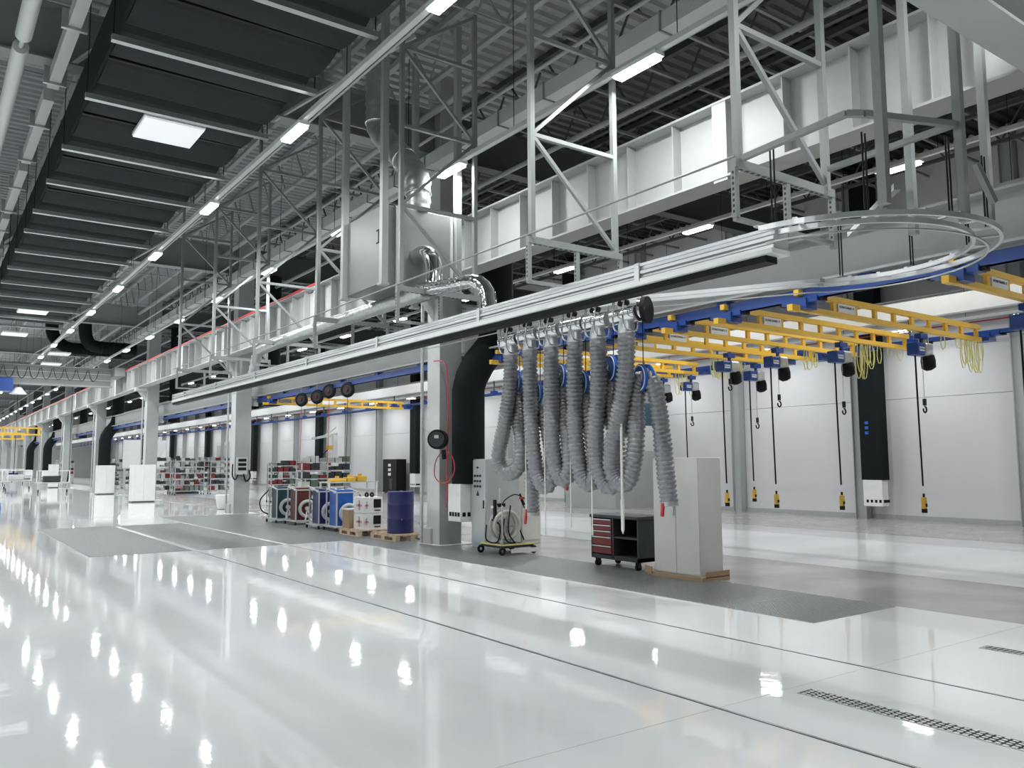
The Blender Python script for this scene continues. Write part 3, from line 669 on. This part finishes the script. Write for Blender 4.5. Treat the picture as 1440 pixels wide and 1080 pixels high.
O('riser', MB().tube([P(*q, x=8.34) for q in ((610, 508), (622, 507), (628, 515), (630, 560), (630, 600), (628, 640))], .012, 8), 'red', t)
t = T('socket_box', (8.5, 27, 1.4), 'grey socket box with black cables on the second column', 'socket box')
q = P(339, 656, y=27.05)
O('box', MB().box(q.x-.17, q.x+.17, 26.93, 27.06, q.z-.26, q.z+.3), 'lgrey', t)
for k in range(3): O('socket_row', MB().box(q.x-.13, q.x+.13, 26.915, 26.93, q.z-.12+k*.14, q.z-.03+k*.14), 'black', t)
O('cable', MB().tube(smooth_path([(q.x-.1, 26.95, q.z-.2), (q.x-.2, 26.95, q.z-.42), (q.x-.3, 26.95, q.z-.3), (q.x-.3, 26.97, q.z+.1)], .05), .022, 6), 'black', t)
O('cable', MB().tube(smooth_path([(q.x+.05, 26.95, q.z-.24), (q.x+.14, 26.95, q.z-.48), (q.x+.27, 26.95, q.z-.35), (q.x+.24, 26.97, q.z-.1)], .05), .028, 6), 'black', t)
# ================================================================= FLOOR THINGS
# control cabinet
t = T('control_cabinet', (9, 13.1, 0), 'tall grey electric control cabinet beside the first column', 'cabinet')
O('body', MB().box(8.74, 9.5, 12.9, 13.42, .0, 1.68), 'ecab', t, bevel=.01)
O('door', MB().box(8.725, 8.74, 12.92, 13.41, .08, 1.66), 'ecab', t)
m = MB()
for a in range(3):
    for b in range(3): m.cyl((8.725, 13.28-a*.09, 1.36-b*.1), (8.70, 13.28-a*.09, 1.36-b*.1), .022, 8)
O('control_buttons', m, 'anth', t)
O('status_light', MB().cyl((8.725, 13.19, 1.52), (8.70, 13.19, 1.52), .02, 10), 'teal', t)
O('warning_mark', MB().add([(8.722, 13.25, .98), (8.722, 13.13, .98), (8.722, 13.19, 1.09)], [(0, 1, 2)]), 'anth', t)
O('door_handle', MB().box(8.70, 8.725, 12.97, 12.99, .75, .9), 'anth', t)
t = T('control_cabinet', (10, 13.3, 0), 'lower grey switch cabinet partly behind the grey hoses', 'cabinet')
O('body', MB().box(9.62, 10.25, 13.2, 13.7, 0, 1.66), 'cab', t, bevel=.01)
O('door', MB().box(9.64, 10.23, 13.185, 13.2, .08, 1.64), 'cab', t)
O('door_handle', MB().box(10.12, 10.15, 13.16, 13.185, .85, .97), 'black', t)
# white cabinet on cardboard
t = T('storage_cabinet', (8.8, 8, 0), 'tall off-white metal double door cabinet standing on brown cardboard', 'cabinet')
cx0, cx1, cy0, cy1 = 8.6, 9.05, 7.58, 8.42
O('body', MB().box(cx0, cx1, cy0, cy1, .06, 1.66), 'cab', t, bevel=.006)
O('door', MB().box(cx0-.018, cx0-.001, cy0+.005, 7.995, .08, 1.65), 'cab', t)
O('door', MB().box(cx0-.018, cx0-.001, 8.005, cy1-.005, .08, 1.65), 'cab', t)
O('door_handle', MB().box(cx0-.04, cx0-.018, 8.02, 8.045, .86, 1.08).cyl((cx0-.018, 8.03, 1.12), (cx0-.035, 8.03, 1.12), .018, 10), 'galv', t)
t = T('cardboard_sheet', (8.8, 8, 0), 'brown cardboard tray folded up under the off-white cabinet', 'cardboard')
O('base_sheet', MB().box(cx0-.06, cx1+.05, cy0-.07, cy1+.12, .0, .06), 'card', t)
O('right_flap', MB().box(cx0+.02, cx1+.05, cy0-.07, cy0-.055, .05, .13), 'card', t)
O('left_flap', MB().bar((cx0-.07, cy1+.0, .08), (cx0-.07, cy1+.14, .09), .01, .1), 'card', t)
# tool cart
t = T('tool_cart', (8.8, 9.1, 0), 'anthracite workshop cart with dark red drawers and open shelf', 'tool cart')
tx, ty0, ty1 = 8.64, 8.8, 9.84
O('frame', MB().box(tx, tx+.56, ty0, ty0+.025, .13, .76).box(tx, tx+.56, ty1-.025, ty1, .13, .76).box(tx+.54, tx+.56, ty0, ty1, .13, .76).box(tx, tx+.56, ty0, ty1, .13, .19).box(tx, tx+.56, 9.33, 9.36, .13, .76), 'anth', t)
O('worktop', MB().box(tx-.02, tx+.58, ty0-.02, ty1+.02, .75, .80), 'anth', t, bevel=.008)
O('shelf', MB().box(tx+.01, tx+.54, ty0+.025, 9.33, .455, .48), 'anth', t)
zz = .745
for h in (.09, .09, .09, .135, .13):
    d = O('drawer', MB().box(tx-.008, tx+.5, 9.375, ty1-.04, zz-h, zz-.012), 'dred', t)
    O('handle_strip', MB().box(tx-.022, tx-.008, 9.375, ty1-.04, zz-.028, zz-.012), 'galv', d); zz -= h
for (x, y) in ((tx+.07, ty0+.08), (tx+.07, ty1-.08), (tx+.49, ty0+.08), (tx+.49, ty1-.08)):
    c = O('caster', MB().cyl((x, y-.018, .055), (x, y+.018, .055), .055, 16), 'black', t)
    O('caster_fork', MB().box(x-.03, x+.03, y-.03, y-.02, .05, .13).box(x-.03, x+.03, y+.02, y+.03, .05, .13), 'anth', c)
# yellow edged fluid cart
t = T('fluid_cart', (8.6, 12.1, 0), 'low service cart with yellow edged tray, beige hose reel and dispensing gun', 'service cart')
a0, a1, b0, b1 = 8.3, 8.98, 11.78, 12.45
O('deck', MB().box(a0, a1, b0, b1, .12, .17), 'anth', t, bevel=.01)
O('yellow_edge', MB().box(a0-.01, a1+.01, b0-.01, b0+.02, .165, .19).box(a0-.01, a0+.02, b0, b1, .165, .19), 'ycab', t)
O('front_plate', MB().bar((a0+.12, b0-.1, .08), (a1+.05, b0-.1, .08), .02, .07), 'white', t)
for (x, y) in ((a0, b0), (a1, b0), (a0, b1), (a1, b1)): O('wheel', MB().torus((x, y, .075), (0, 1, 0), .05, .024, 20, 8), 'black', t)
rc = Vector((8.58, 12.1, .5))
rl = O('hose_reel', MB().torus(rc + Vector((0, -.07, 0)), (.2, 1, 0), .24, .035, 28, 8).torus(rc + Vector((0, .07, 0)), (.2, 1, 0), .24, .03, 28, 8), 'beige', t)
O('reel_core', MB().cyl(rc - Vector((0, .07, 0)), rc + Vector((0, .07, 0)), .15, 20), 'lgrey', rl)
O('reel_spokes', MB().bar(rc + Vector((-.22, -.09, 0)), rc + Vector((.22, -.09, 0)), .02).bar(rc + Vector((0, -.09, -.22)), rc + Vector((0, -.09, .22)), .02), 'galv', rl)
O('reel_stand', MB().bar((8.5, 12.1, .17), rc, .03).bar((8.72, 12.1, .17), rc, .03), 'galv', t)
O('uprights', MB().cyl((8.36, 12.4, .17), (8.36, 12.4, 1.05), .016, 8).cyl((8.42, 11.95, .17), (8.42, 11.95, .85), .016, 8).cyl((8.62, 12.3, .17), (8.62, 12.3, 1.15), .022, 8).cyl((8.88, 12.0, .17), (8.88, 12.0, .95), .02, 8), 'lgrey', t)
O('instrument_bar', MB().box(8.35, 8.62, 12.15, 12.2, .8, .84), 'white', t)
O('valves', MB().box(8.37, 8.42, 12.12, 12.17, .6, .95).box(8.46, 8.52, 12.12, 12.17, .82, .88).box(8.56, 8.61, 12.12, 12.17, .82, .88), 'black', t)
O('hoses', MB().tube(smooth_path([(8.32, 12.3, .5), (8.25, 12.2, .25), (8.35, 12.0, .22), (8.4, 12.0, .5), (8.36, 12.2, .6)], .04), .013, 8).tube(smooth_path([(8.6, 11.95, .85), (8.52, 11.9, .55), (8.5, 11.85, .35), (8.62, 11.82, .18)], .04), .013, 8).tube(smooth_path([(8.5, 12.0, .62), (8.44, 11.95, .4), (8.5, 11.9, .22), (8.62, 11.85, .2)], .04), .013, 8).tube(smooth_path([(8.62, 12.1, .75), (8.78, 12.05, .7), (8.82, 12, .45), (8.9, 11.95, .22)], .04), .013, 8), 'black', t)
g = O('dispensing_gun', MB().bar((8.88, 12.0, .95), (8.93, 11.95, .80), .045).bar((8.88, 12.0, .97), (8.86, 12.02, 1.05), .03), 'black', t)
O('gun_guard', MB().box(8.84, 8.93, 11.96, 12.02, .95, .99), 'red', g)
O('gun_hose', MB().tube(smooth_path([(8.88, 12.0, 1.0), (8.78, 12.1, 1.03), (8.66, 12.25, .9), (8.64, 12.3, .7)], .04), .01, 8), 'black', t)
# drum on pallet
def pallet(cx, cy, w_, l_, lb, rot=0):
    t = T('wooden_pallet', (cx, cy, 0), lb, 'pallet')
    for k in range(6):
        y = cy - l_/2 + .05 + k*(l_-.1)/5; O('board', MB().box(cx-w_/2, cx+w_/2, y-.05, y+.05, .115, .137), 'wood', t)
    for x in (cx-w_/2+.05, cx, cx+w_/2-.05):
        O('runner', MB().box(x-.05, x+.05, cy-l_/2, cy+l_/2, .0, .02), 'wood', t)
        O('runner', MB().box(x-.05, x+.05, cy-l_/2, cy+l_/2, .095, .115), 'wood', t)
        for y in (cy-l_/2+.07, cy, cy+l_/2-.07): O('block', MB().box(x-.05, x+.05, y-.07, y+.07, .02, .095), 'wood', t)
    return t
pallet(8.42, 15.75, .8, 1.15, 'pale wooden pallet under the dark blue drum')
t = T('oil_drum', (8.42, 15.72, .137), 'dark blue steel drum standing on a wooden pallet', 'drum')
dr = []; rr = []
for z, r in ((0, .275), (.01, .285), (.03, .28), (.28, .28), (.3, .288), (.32, .28), (.58, .28), (.6, .288), (.62, .28), (.83, .28), (.85, .286), (.87, .28)): dr.append((8.42, 15.72, .137+z)); rr.append(r)
O('shell', MB().tube(dr, rr, 36), 'navy', t)
O('lid_rim', MB().torus((8.42, 15.72, 1.005), (0, 0, 1), .275, .01, 36, 6), 'navy', t)
O('bung', MB().cyl((8.5, 15.85, 1.0), (8.5, 15.85, 1.02), .03, 12), 'galv', t)
O('print_marks', MB().box(8.30, 8.33, 15.455, 15.46, .42, .45).box(8.42, 8.44, 15.438, 15.443, .42, .45), 'lgrey', t)
pallet(8.35, 17.3, .8, 1.0, 'smaller pale wooden pallet under the cartons')
t = T('carton', (8.35, 17.7, .137), 'brown cardboard carton with white lid beside the white carton', 'box')
O('body', MB().box(8.05, 8.4, 17.5, 17.85, .137, .55), 'card', t); O('lid', MB().box(8.04, 8.41, 17.49, 17.86, .55, .58), 'white', t)
for i, z in enumerate((.137, .50)):
    t = T('carton', (8.4, 17, z), '%s white printed carton of the stack behind the blue drum' % ('lower', 'upper')[i], 'box')
    O('body', MB().box(8.1, 8.58, 16.88, 17.35, z, z+.355), 'white', t, bevel=.004)
    O('dark_window', MB().box(8.36, 8.54, 16.87, 16.88, z+.12, z+.31), 'black', t)
    O('print_line', MB().box(8.38, 8.53, 16.872, 16.88, z+.05, z+.075), 'anth', t)
    O('pink_flower', MB().box(8.09, 8.1, 16.93, 17.2, z+.15, z+.2).box(8.09, 8.1, 17.03, 17.09, z+.07, z+.29), 'pink', t)
    O('pink_flower', MB().box(8.14, 8.24, 16.872, 16.88, z+.16, z+.19).box(8.175, 8.205, 16.872, 16.88, z+.1, z+.26), 'pink', t)
t = T('black_caster_pair', (8.3, 17.1, .86), 'pair of black caster wheels lying on the upper white carton', 'casters')
for x in (8.27, 8.4): O('caster', MB().torus((x, 17.05, .905), (1, .4, 0), .04, .022, 16, 8), 'black', t)
# hose reel carts
def reel_cart(x, y, m, lb):
    t = T('hose_reel_cart', (x, y, 0), lb, 'reel cart', 'trolleys with hose reels beside the grating')
    O('cabinet', MB().box(x-.22, x+.22, y-.15, y+.28, .12, .98), m, t, bevel=.02)
    O('sloped_top', MB().box(x-.23, x+.23, y-.16, y+.0, .90, .93), 'white', t)
    f = MB()
    for dx in (-.28, .28):
        f.bar((x+dx, y-.3, .1), (x+dx, y-.3, .92), .028).bar((x+dx, y-.3, .92), (x+dx, y+.3, 1.0), .028).bar((x+dx, y+.3, .1), (x+dx, y+.3, 1.0), .028)
    f.bar((x-.28, y-.3, .92), (x+.28, y-.3, .92), .028)
    O('tube_frame', f, 'lgrey', t)
    O('platform', MB().box(x-.34, x+.34, y-.4, y+.38, .09, .12), 'lgrey', t)
    c = Vector((x+.05, y-.27, .42))
    r = O('hose_reel', MB().torus(c, (.15, 1, 0), .2, .045, 24, 8), 'lgrey', t)
    O('reel_hub', MB().cyl(c - Vector((0, .04, 0)), c + Vector((0, .04, 0)), .06, 12), 'beige', r)
    O('reel_stand', MB().bar((x-.03, y-.33, .12), c, .025).bar((x+.13, y-.33, .12), c, .025), 'white', t)
    for (dx, dy) in ((-.32, -.38), (.32, -.38), (-.32, .36), (.32, .36)): O('caster', MB().cyl((x+dx-.015, y+dy, .045), (x+dx+.015, y+dy, .045), .045, 14), 'black', t)
    O('hose', MB().tube(smooth_path([(x+.3, y-.1, .95), (x+.42, y-.2, .75), (x+.42, y-.25, .4), (x+.3, y-.3, .25)], .06), .012, 8), 'black', t)
reel_cart(8.35, 22.5, 'teal', 'hose reel cart with dark teal cabinet, leftmost of the four')
reel_cart(8.45, 21.35, 'brown', 'hose reel cart with dark maroon cabinet')
reel_cart(8.4, 19.7, 'navy', 'hose reel cart with dark blue cabinet, between the maroon and bright blue ones')
reel_cart(8.45, 18.75, 'bblue', 'hose reel cart with bright blue cabinet, rightmost of the four')
t = T('curved_cable', (8, 23, .5), 'black cable hanging in a curve beside the teal cart', 'cable')
O('cable', MB().tube(smooth_path([(8.1, 22.9, .9), (7.95, 23.2, .6), (8.0, 23.2, .3), (8.15, 22.9, .18)], .06), .018, 8), 'black', t)
# shelving racks with trays
def rack(x, y, w_, h_, lb, seed, rows=6, ang=0):
    r = random.Random(seed)
    t = T('parts_rack', (x, y, 0), lb, 'parts rack', 'metal racks filled with small parts')
    for (a, b) in ((0, 0), (w_, 0), (0, .5), (w_, .5)):
        O('upright', MB().box(x+a-.02, x+a+.02, y+b-.02, y+b+.02, 0.06, h_), 'lgrey', t)
        O('caster', MB().cyl((x+a-.02, y+b, .04), (x+a+.02, y+b, .04), .04, 10), 'black', t)
    for k in range(rows):
        z = .22 + k*(h_-.3)/(rows-1)
        s = O('shelf', MB().box(x-.02, x+w_+.02, y-.02, y+.52, z-.02, z+.01), 'lgrey', t)
        n = int(w_/.24)
        for j in range(n):
            if r.random() < .06: continue
            hh = r.uniform(.1, (h_-.3)/(rows-1)*.85)
            O('part_bin', MB().box(x+.03+j*w_/n, x-.02+(j+1)*w_/n, y+.0, y+.42, z+.01, z+.01+hh), r.choice(['green', 'anth', 'anth', 'galv', 'steel', 'grey', 'anth', 'lgrey', 'dred']), s)
RK = [(12.2, 34.3, 1.3, 1.62), (13.7, 34.3, 1.2, 1.62), (10.9, 27.6, .95, 1.75), (12.0, 28.0, .9, 1.75), (11.2, 46.2, 1.5, 1.9), (13.0, 46.0, 1.5, 1.9), (10.2, 48.5, 1.3, 1.9), (12.0, 50.5, 1.4, 1.9), (13.6, 52, 1.4, 1.9),
      (10.4, 62.5, 1.3, 1.9), (12.5, 66, 1.4, 1.9), (12.0, 74, 1.4, 2.0), (14.5, 40.5, 1.3, 1.7), (9.9, 82, 1.4, 1.9)]
for i, (x, y, w_, h_) in enumerate(RK): rack(x, y, w_, h_, 'wheeled metal rack with shelves of small parts, %s nearest one' % ORD[i], i)
def white_cab(x0, x1, y0, y1, h_, lb):
    t = T('storage_cabinet', ((x0+x1)/2, y0, 0), lb, 'cabinet')
    O('body', MB().box(x0, x1, y0, y1, .05, h_), 'white', t, bevel=.01)
    O('door', MB().box(x0+.01, (x0+x1)/2-.005, y0-.015, y0, .08, h_-.02), 'white', t)
    O('door', MB().box((x0+x1)/2+.005, x1-.01, y0-.015, y0, .08, h_-.02), 'white', t)
    O('base', MB().box(x0+.02, x1-.02, y0+.02, y1-.02, 0, .05), 'anth', t)
white_cab(7.55, 8.5, 38.4, 39.0, 1.62, 'white double door cabinet in front of the third column')
white_cab(8.1, 9.0, 50.3, 50.9, 1.6, 'smaller white cabinet in front of the fourth column')
white_cab(7.8, 8.4, 68, 68.6, 1.7, 'small white cabinet far down the hall')
# work table with yellow parts
t = T('work_table', (11.9, 26, 0), 'light steel work table behind the blue drum with yellow parts on it', 'table')
O('tabletop', MB().box(10.9, 12.7, 25.3, 26.1, .98, 1.02), 'lgrey', t)
for (x, y) in ((10.95, 25.35), (12.65, 25.35), (10.95, 26.05), (12.65, 26.05)): O('leg', MB().box(x-.025, x+.025, y-.025, y+.025, 0, .98), 'white', t)
for i, (x, w_) in enumerate(((11.1, .5), (11.65, .3), (12.0, .35))):
    t = T('yellow_part', (x, 25.6, 1.02), 'yellow machine part lying on the work table, %s from the left' % ORD[i], 'machine part')
    O('part_body', MB().box(x, x+w_, 25.45, 25.85, 1.02, 1.12+.04*i), 'yellow', t, bevel=.02); O('part_boss', MB().cyl((x+w_/2, 25.65, 1.1), (x+w_/2, 25.65, 1.2+.04*i), .07, 12), 'yellow', t)
t = T('yellow_stand', (11.2, 25, 0), 'yellow and black stand beneath the work table', 'stand')
O('stand_body', MB().box(11.0, 11.3, 25.5, 25.8, .1, .75), 'yellow', t); O('stand_base', MB().box(10.95, 11.5, 25.4, 25.95, 0, .1), 'black', t)
# tall white lifting mast behind the carts
t = T('lifting_mast', (11, 29, 0), 'tall pale lifting mast with cranked arm behind the parts racks', 'lifting mast')
q = P(470, 640, y=29.4)
O('mast', MB().box(q.x-.08, q.x+.08, 29.3, 29.5, 0, 2.7), 'white', t)
O('arm', MB().bar((q.x+.1, 29.4, 2.75), (q.x-.9, 29.4, 2.55), .09), 'lgrey', t)
O('arm_brace', MB().bar((q.x+.05, 29.4, 3.0), (q.x-.4, 29.4, 2.65), .06), 'lgrey', t)
O('lamp_head', MB().cyl((q.x-.25, 29.3, 2.3), (q.x-.25, 29.3, 2.15), .12, 12), 'yellow', t)
O('cable', MB().tube(smooth_path([(q.x-.25, 29.3, 2.2), (q.x-.5, 29.3, 1.9), (q.x-.55, 29.3, 1.2)], .1), .018, 6), 'black', t)
# black cabinet by the wall
q = P(575, 692, x=21.5); yb = P(563, 640, x=21.5).y
t = T('wall_cabinet', (21.6, 40, 0), 'black tall cabinet with white labels standing at the white wall', 'cabinet')
O('body', MB().box(21.1, 21.7, 39.9, 41.5, .05, 1.85), 'black', t)
O('base', MB().box(21.15, 21.7, 39.95, 41.45, 0, .05), 'anth', t)
for z in (1.45, 1.2, .95): O('label', MB().box(21.09, 21.1, 40.55, 40.85, z, z+.15), 'white', t)
O('side_panel', MB().box(21.09, 21.1, 40.4, 40.7, .2, .8), 'anth', t)
# grey machine beyond the hoses
q = P(890, 705, x=19.5)
t = T('grey_machine', (19.5, 22, 0), 'dark grey machine enclosure with glazed front behind the hanging hoses', 'machine')
O('body', MB().box(19.5, 21.5, 20.9, 23.6, 0, 2.0), 'grey', t)
O('upper_glazing', MB().box(19.5, 21.5, 20.9, 23.6, 2.9, 3.7), 'teal', t)
O('middle_panel', MB().box(19.6, 21.5, 20.9, 23.6, 2.0, 2.9), 'lgrey', t)
for k in range(3): O('mullion', MB().box(19.47, 19.5, 21.5+k*.7, 21.56+k*.7, 2.9, 3.7), 'steel', t)
O('dark_band', MB().box(19.48, 19.5, 20.95, 23.55, 1.55, 1.62), 'black', t)
# door in the wall seen between columns
for n, (y0, y1, z1) in enumerate(((72.5, 76.0, 3.6),)):
    d = O('door_1', MB().box(21.9, 21.99, y0, y1, 0, z1), 'lgrey', kind='structure')
    O('door_leaf', MB().box(21.86, 21.9, y0+.3, y1-.3, 0, z1-.3), 'grey', d)
# white screens far behind
for (x0, x1, y, z0, z1, lb) in ((P(173, 640, y=60).x, P(199, 640, y=60).x, 60, 1.4, 3.3, 'large white partition board, left one behind the third column'), (P(212, 640, y=60).x, P(233, 640, y=60).x, 60, 1.4, 3.3, 'large white partition board, right one behind the third column')):
    t = T('partition_board', (x0, y, 0), lb, 'partition'); O('board', MB().box(x0, x1, y, y+.1, z0, z1), 'white', t)
    for x in (x0+.1, x1-.2): O('post', MB().box(x, x+.1, y+.02, y+.08, 0, z0), 'lgrey', t)
# far workstations
for i, (x, y, c_) in enumerate(((6.6, 56, 'anth'), (5.6, 66, 'lgrey'), (4.9, 76, 'anth'), (7.0, 86, 'navy'), (6.3, 96, 'lgrey'), (3.9, 62, 'lgrey'))):
    t = T('assembly_trolley', (x, y, 0), 'far assembly trolley with a %s load, %s from the camera' % ({'anth': 'dark', 'lgrey': 'pale', 'navy': 'blue'}[c_], ORD[i]), 'trolley')
    O('deck', MB().box(x-.9, x+.9, y-.4, y+.4, .55, .62), 'lgrey', t)
    O('load', MB().box(x-.5, x+.4, y-.3, y+.3, .62, 1.0), c_, t, bevel=.05)
    O('frame', MB().bar((x-.85, y-.35, .62), (x-.85, y-.35, 1.3), .05).bar((x+.85, y-.35, .62), (x+.85, y-.35, 1.3), .05).bar((x-.85, y-.35, 1.3), (x+.85, y-.35, 1.3), .05), 'white', t)
    for dx in (-.75, .75): O('leg', MB().box(x+dx-.03, x+dx+.03, y-.35, y-.29, .1, .55), 'galv', t); O('wheel', MB().cyl((x+dx-.03, y-.32, .1), (x+dx+.03, y-.32, .1), .1, 12), 'black', t)
for i, (x, y) in enumerate(((6.0, 73), (4.2, 71), (7.8, 58.5))):
    t = T('hanging_tool', (x, y, .8), 'dark tool balancer hanging on a long cable far down the hall, %s' % ORD[i], 'hanging tool')
    O('cable', MB().cyl((x, y, 1.2), (x, y, 9.05), .02, 6), 'black', t); O('tool', MB().bar((x, y, 1.25), (x-.1, y, .35), .09), 'black', t)
t = T('blue_barrel', (.5, 20, 0), 'blue barrel cut by the left edge of the photo', 'barrel')
q = P(-6, 732, z=0)
O('shell', MB().tube([(q.x-.15, q.y, 0), (q.x-.15, q.y, .04), (q.x-.15, q.y, .32), (q.x-.15, q.y, .5), (q.x-.15, q.y, .56)], [.24, .26, .265, .26, .22], 24), 'bblue', t)
O('rim', MB().torus((q.x-.15, q.y, .56), (0, 0, 1), .22, .012, 24, 6), 'navy', t)
t = T('white_bin', (8, 29, 0), 'white rounded bin beside the second column', 'bin')
q = P(316, 716, z=0)
O('body', MB().tube([(q.x, q.y, .02), (q.x, q.y, .1), (q.x, q.y, .48), (q.x, q.y, .52)], [.24, .27, .33, .3], 24), 'cab', t); O('rim', MB().torus((q.x, q.y, .5), (0, 0, 1), .325, .012, 24, 6), 'white', t)
q = P(262, 694, z=0)
t = T('small_bench', (q.x, q.y, 0), 'small white topped bench between the far racks', 'bench')
O('top', MB().box(q.x-.7, q.x+.7, q.y-.3, q.y+.3, .75, .9), 'white', t, bevel=.03); O('body', MB().box(q.x-.55, q.x+.1, q.y-.25, q.y+.25, .1, .75), 'pink', t)
O('foot', MB().box(q.x-.6, q.x+.6, q.y-.28, q.y+.28, .0, .1), 'anth', t)
# yellow ducts etc. just behind the hoses on the floor
for i, (a, b) in enumerate(((806, 704), (839, 704))):
    q = P(a, b, z=0); t = T('wet_floor_stand', q, 'small yellow stand on the floor seen behind the hoses, %s' % ('left', 'right')[i], 'stand')
    O('cone', MB().tube([q, q + Vector((0, 0, .1)), q + Vector((0, 0, .6))], [.2, .16, .05], 14), 'yellow', t); O('foot', MB().box(q.x-.24, q.x+.24, q.y-.24, q.y+.24, 0, .03), 'black', t)
# far overhead crane with festoon cables
t = T('overhead_crane', (3, 44, 5.4), 'grey travelling crane bridge spanning the far end of the left bay', 'overhead crane')
O('bridge_girder', MB().box(-9, 7.5, 44, 44.3, 5.42, 6.33), 'steel', t)
O('walkway', MB().box(-9, 7.5, 43.5, 44, 5.36, 5.42), 'steel', t)
for z in (5.7, 6.0, 6.28): O('stringer', MB().box(-9, 7.5, 43.96, 44, z, z+.035), 'lgrey', t)
for k in range(16):
    x = -1 + k*.5; O('festoon_loop', MB().tube(smooth_path([(x, 43.9, 6.2), (x+.1, 43.9, 5.8), (x+.22, 43.9, 5.65), (x+.35, 43.9, 5.8), (x+.45, 43.9, 6.2)], .12), .012, 6, cap=False), 'black', t)
O('end_carriage', MB().box(7.5, 7.96, 43, 45.3, 5.9, 6.3).box(7.9, 8.45, 43.5, 44.8, 6.23, 6.4), 'steel', t)
q = P(8, 541, y=43.4)
t = T('blue_hoist_block', q, 'blue hoist block on the far travelling crane', 'hoist')
O('body', MB().box(q.x-.6, q.x+.25, 42.9, 43.9, q.z-.3, q.z+.3), 'blue', t, bevel=.05)
O('lamp_cone', MB().tube([(q.x+.5, 43.4, q.z-.1), (q.x+.5, 43.4, q.z-.4)], [.12, .36], 14), 'white', t)
for i, (y, z) in enumerate(((72, 3.9), (84, 3.9))):
    t = T('crane_bridge', (4, y, z), 'yellow crane bridge in the far left bay, %s' % ('nearer', 'farther')[i], 'crane bridge', 'far yellow crane bridges')
    O('top_chord', MB().box(-1, 7.6, y-.05, y+.05, z+.5, z+.62), 'yellow', t); O('bottom_chord', MB().box(-1, 7.6, y-.05, y+.05, z, z+.12), 'yellow', t)
    for k in range(12): O('post', MB().box(-.9+k*.75, -.75+k*.75, y-.04, y+.04, z+.12, z+.5), 'yellow', t)
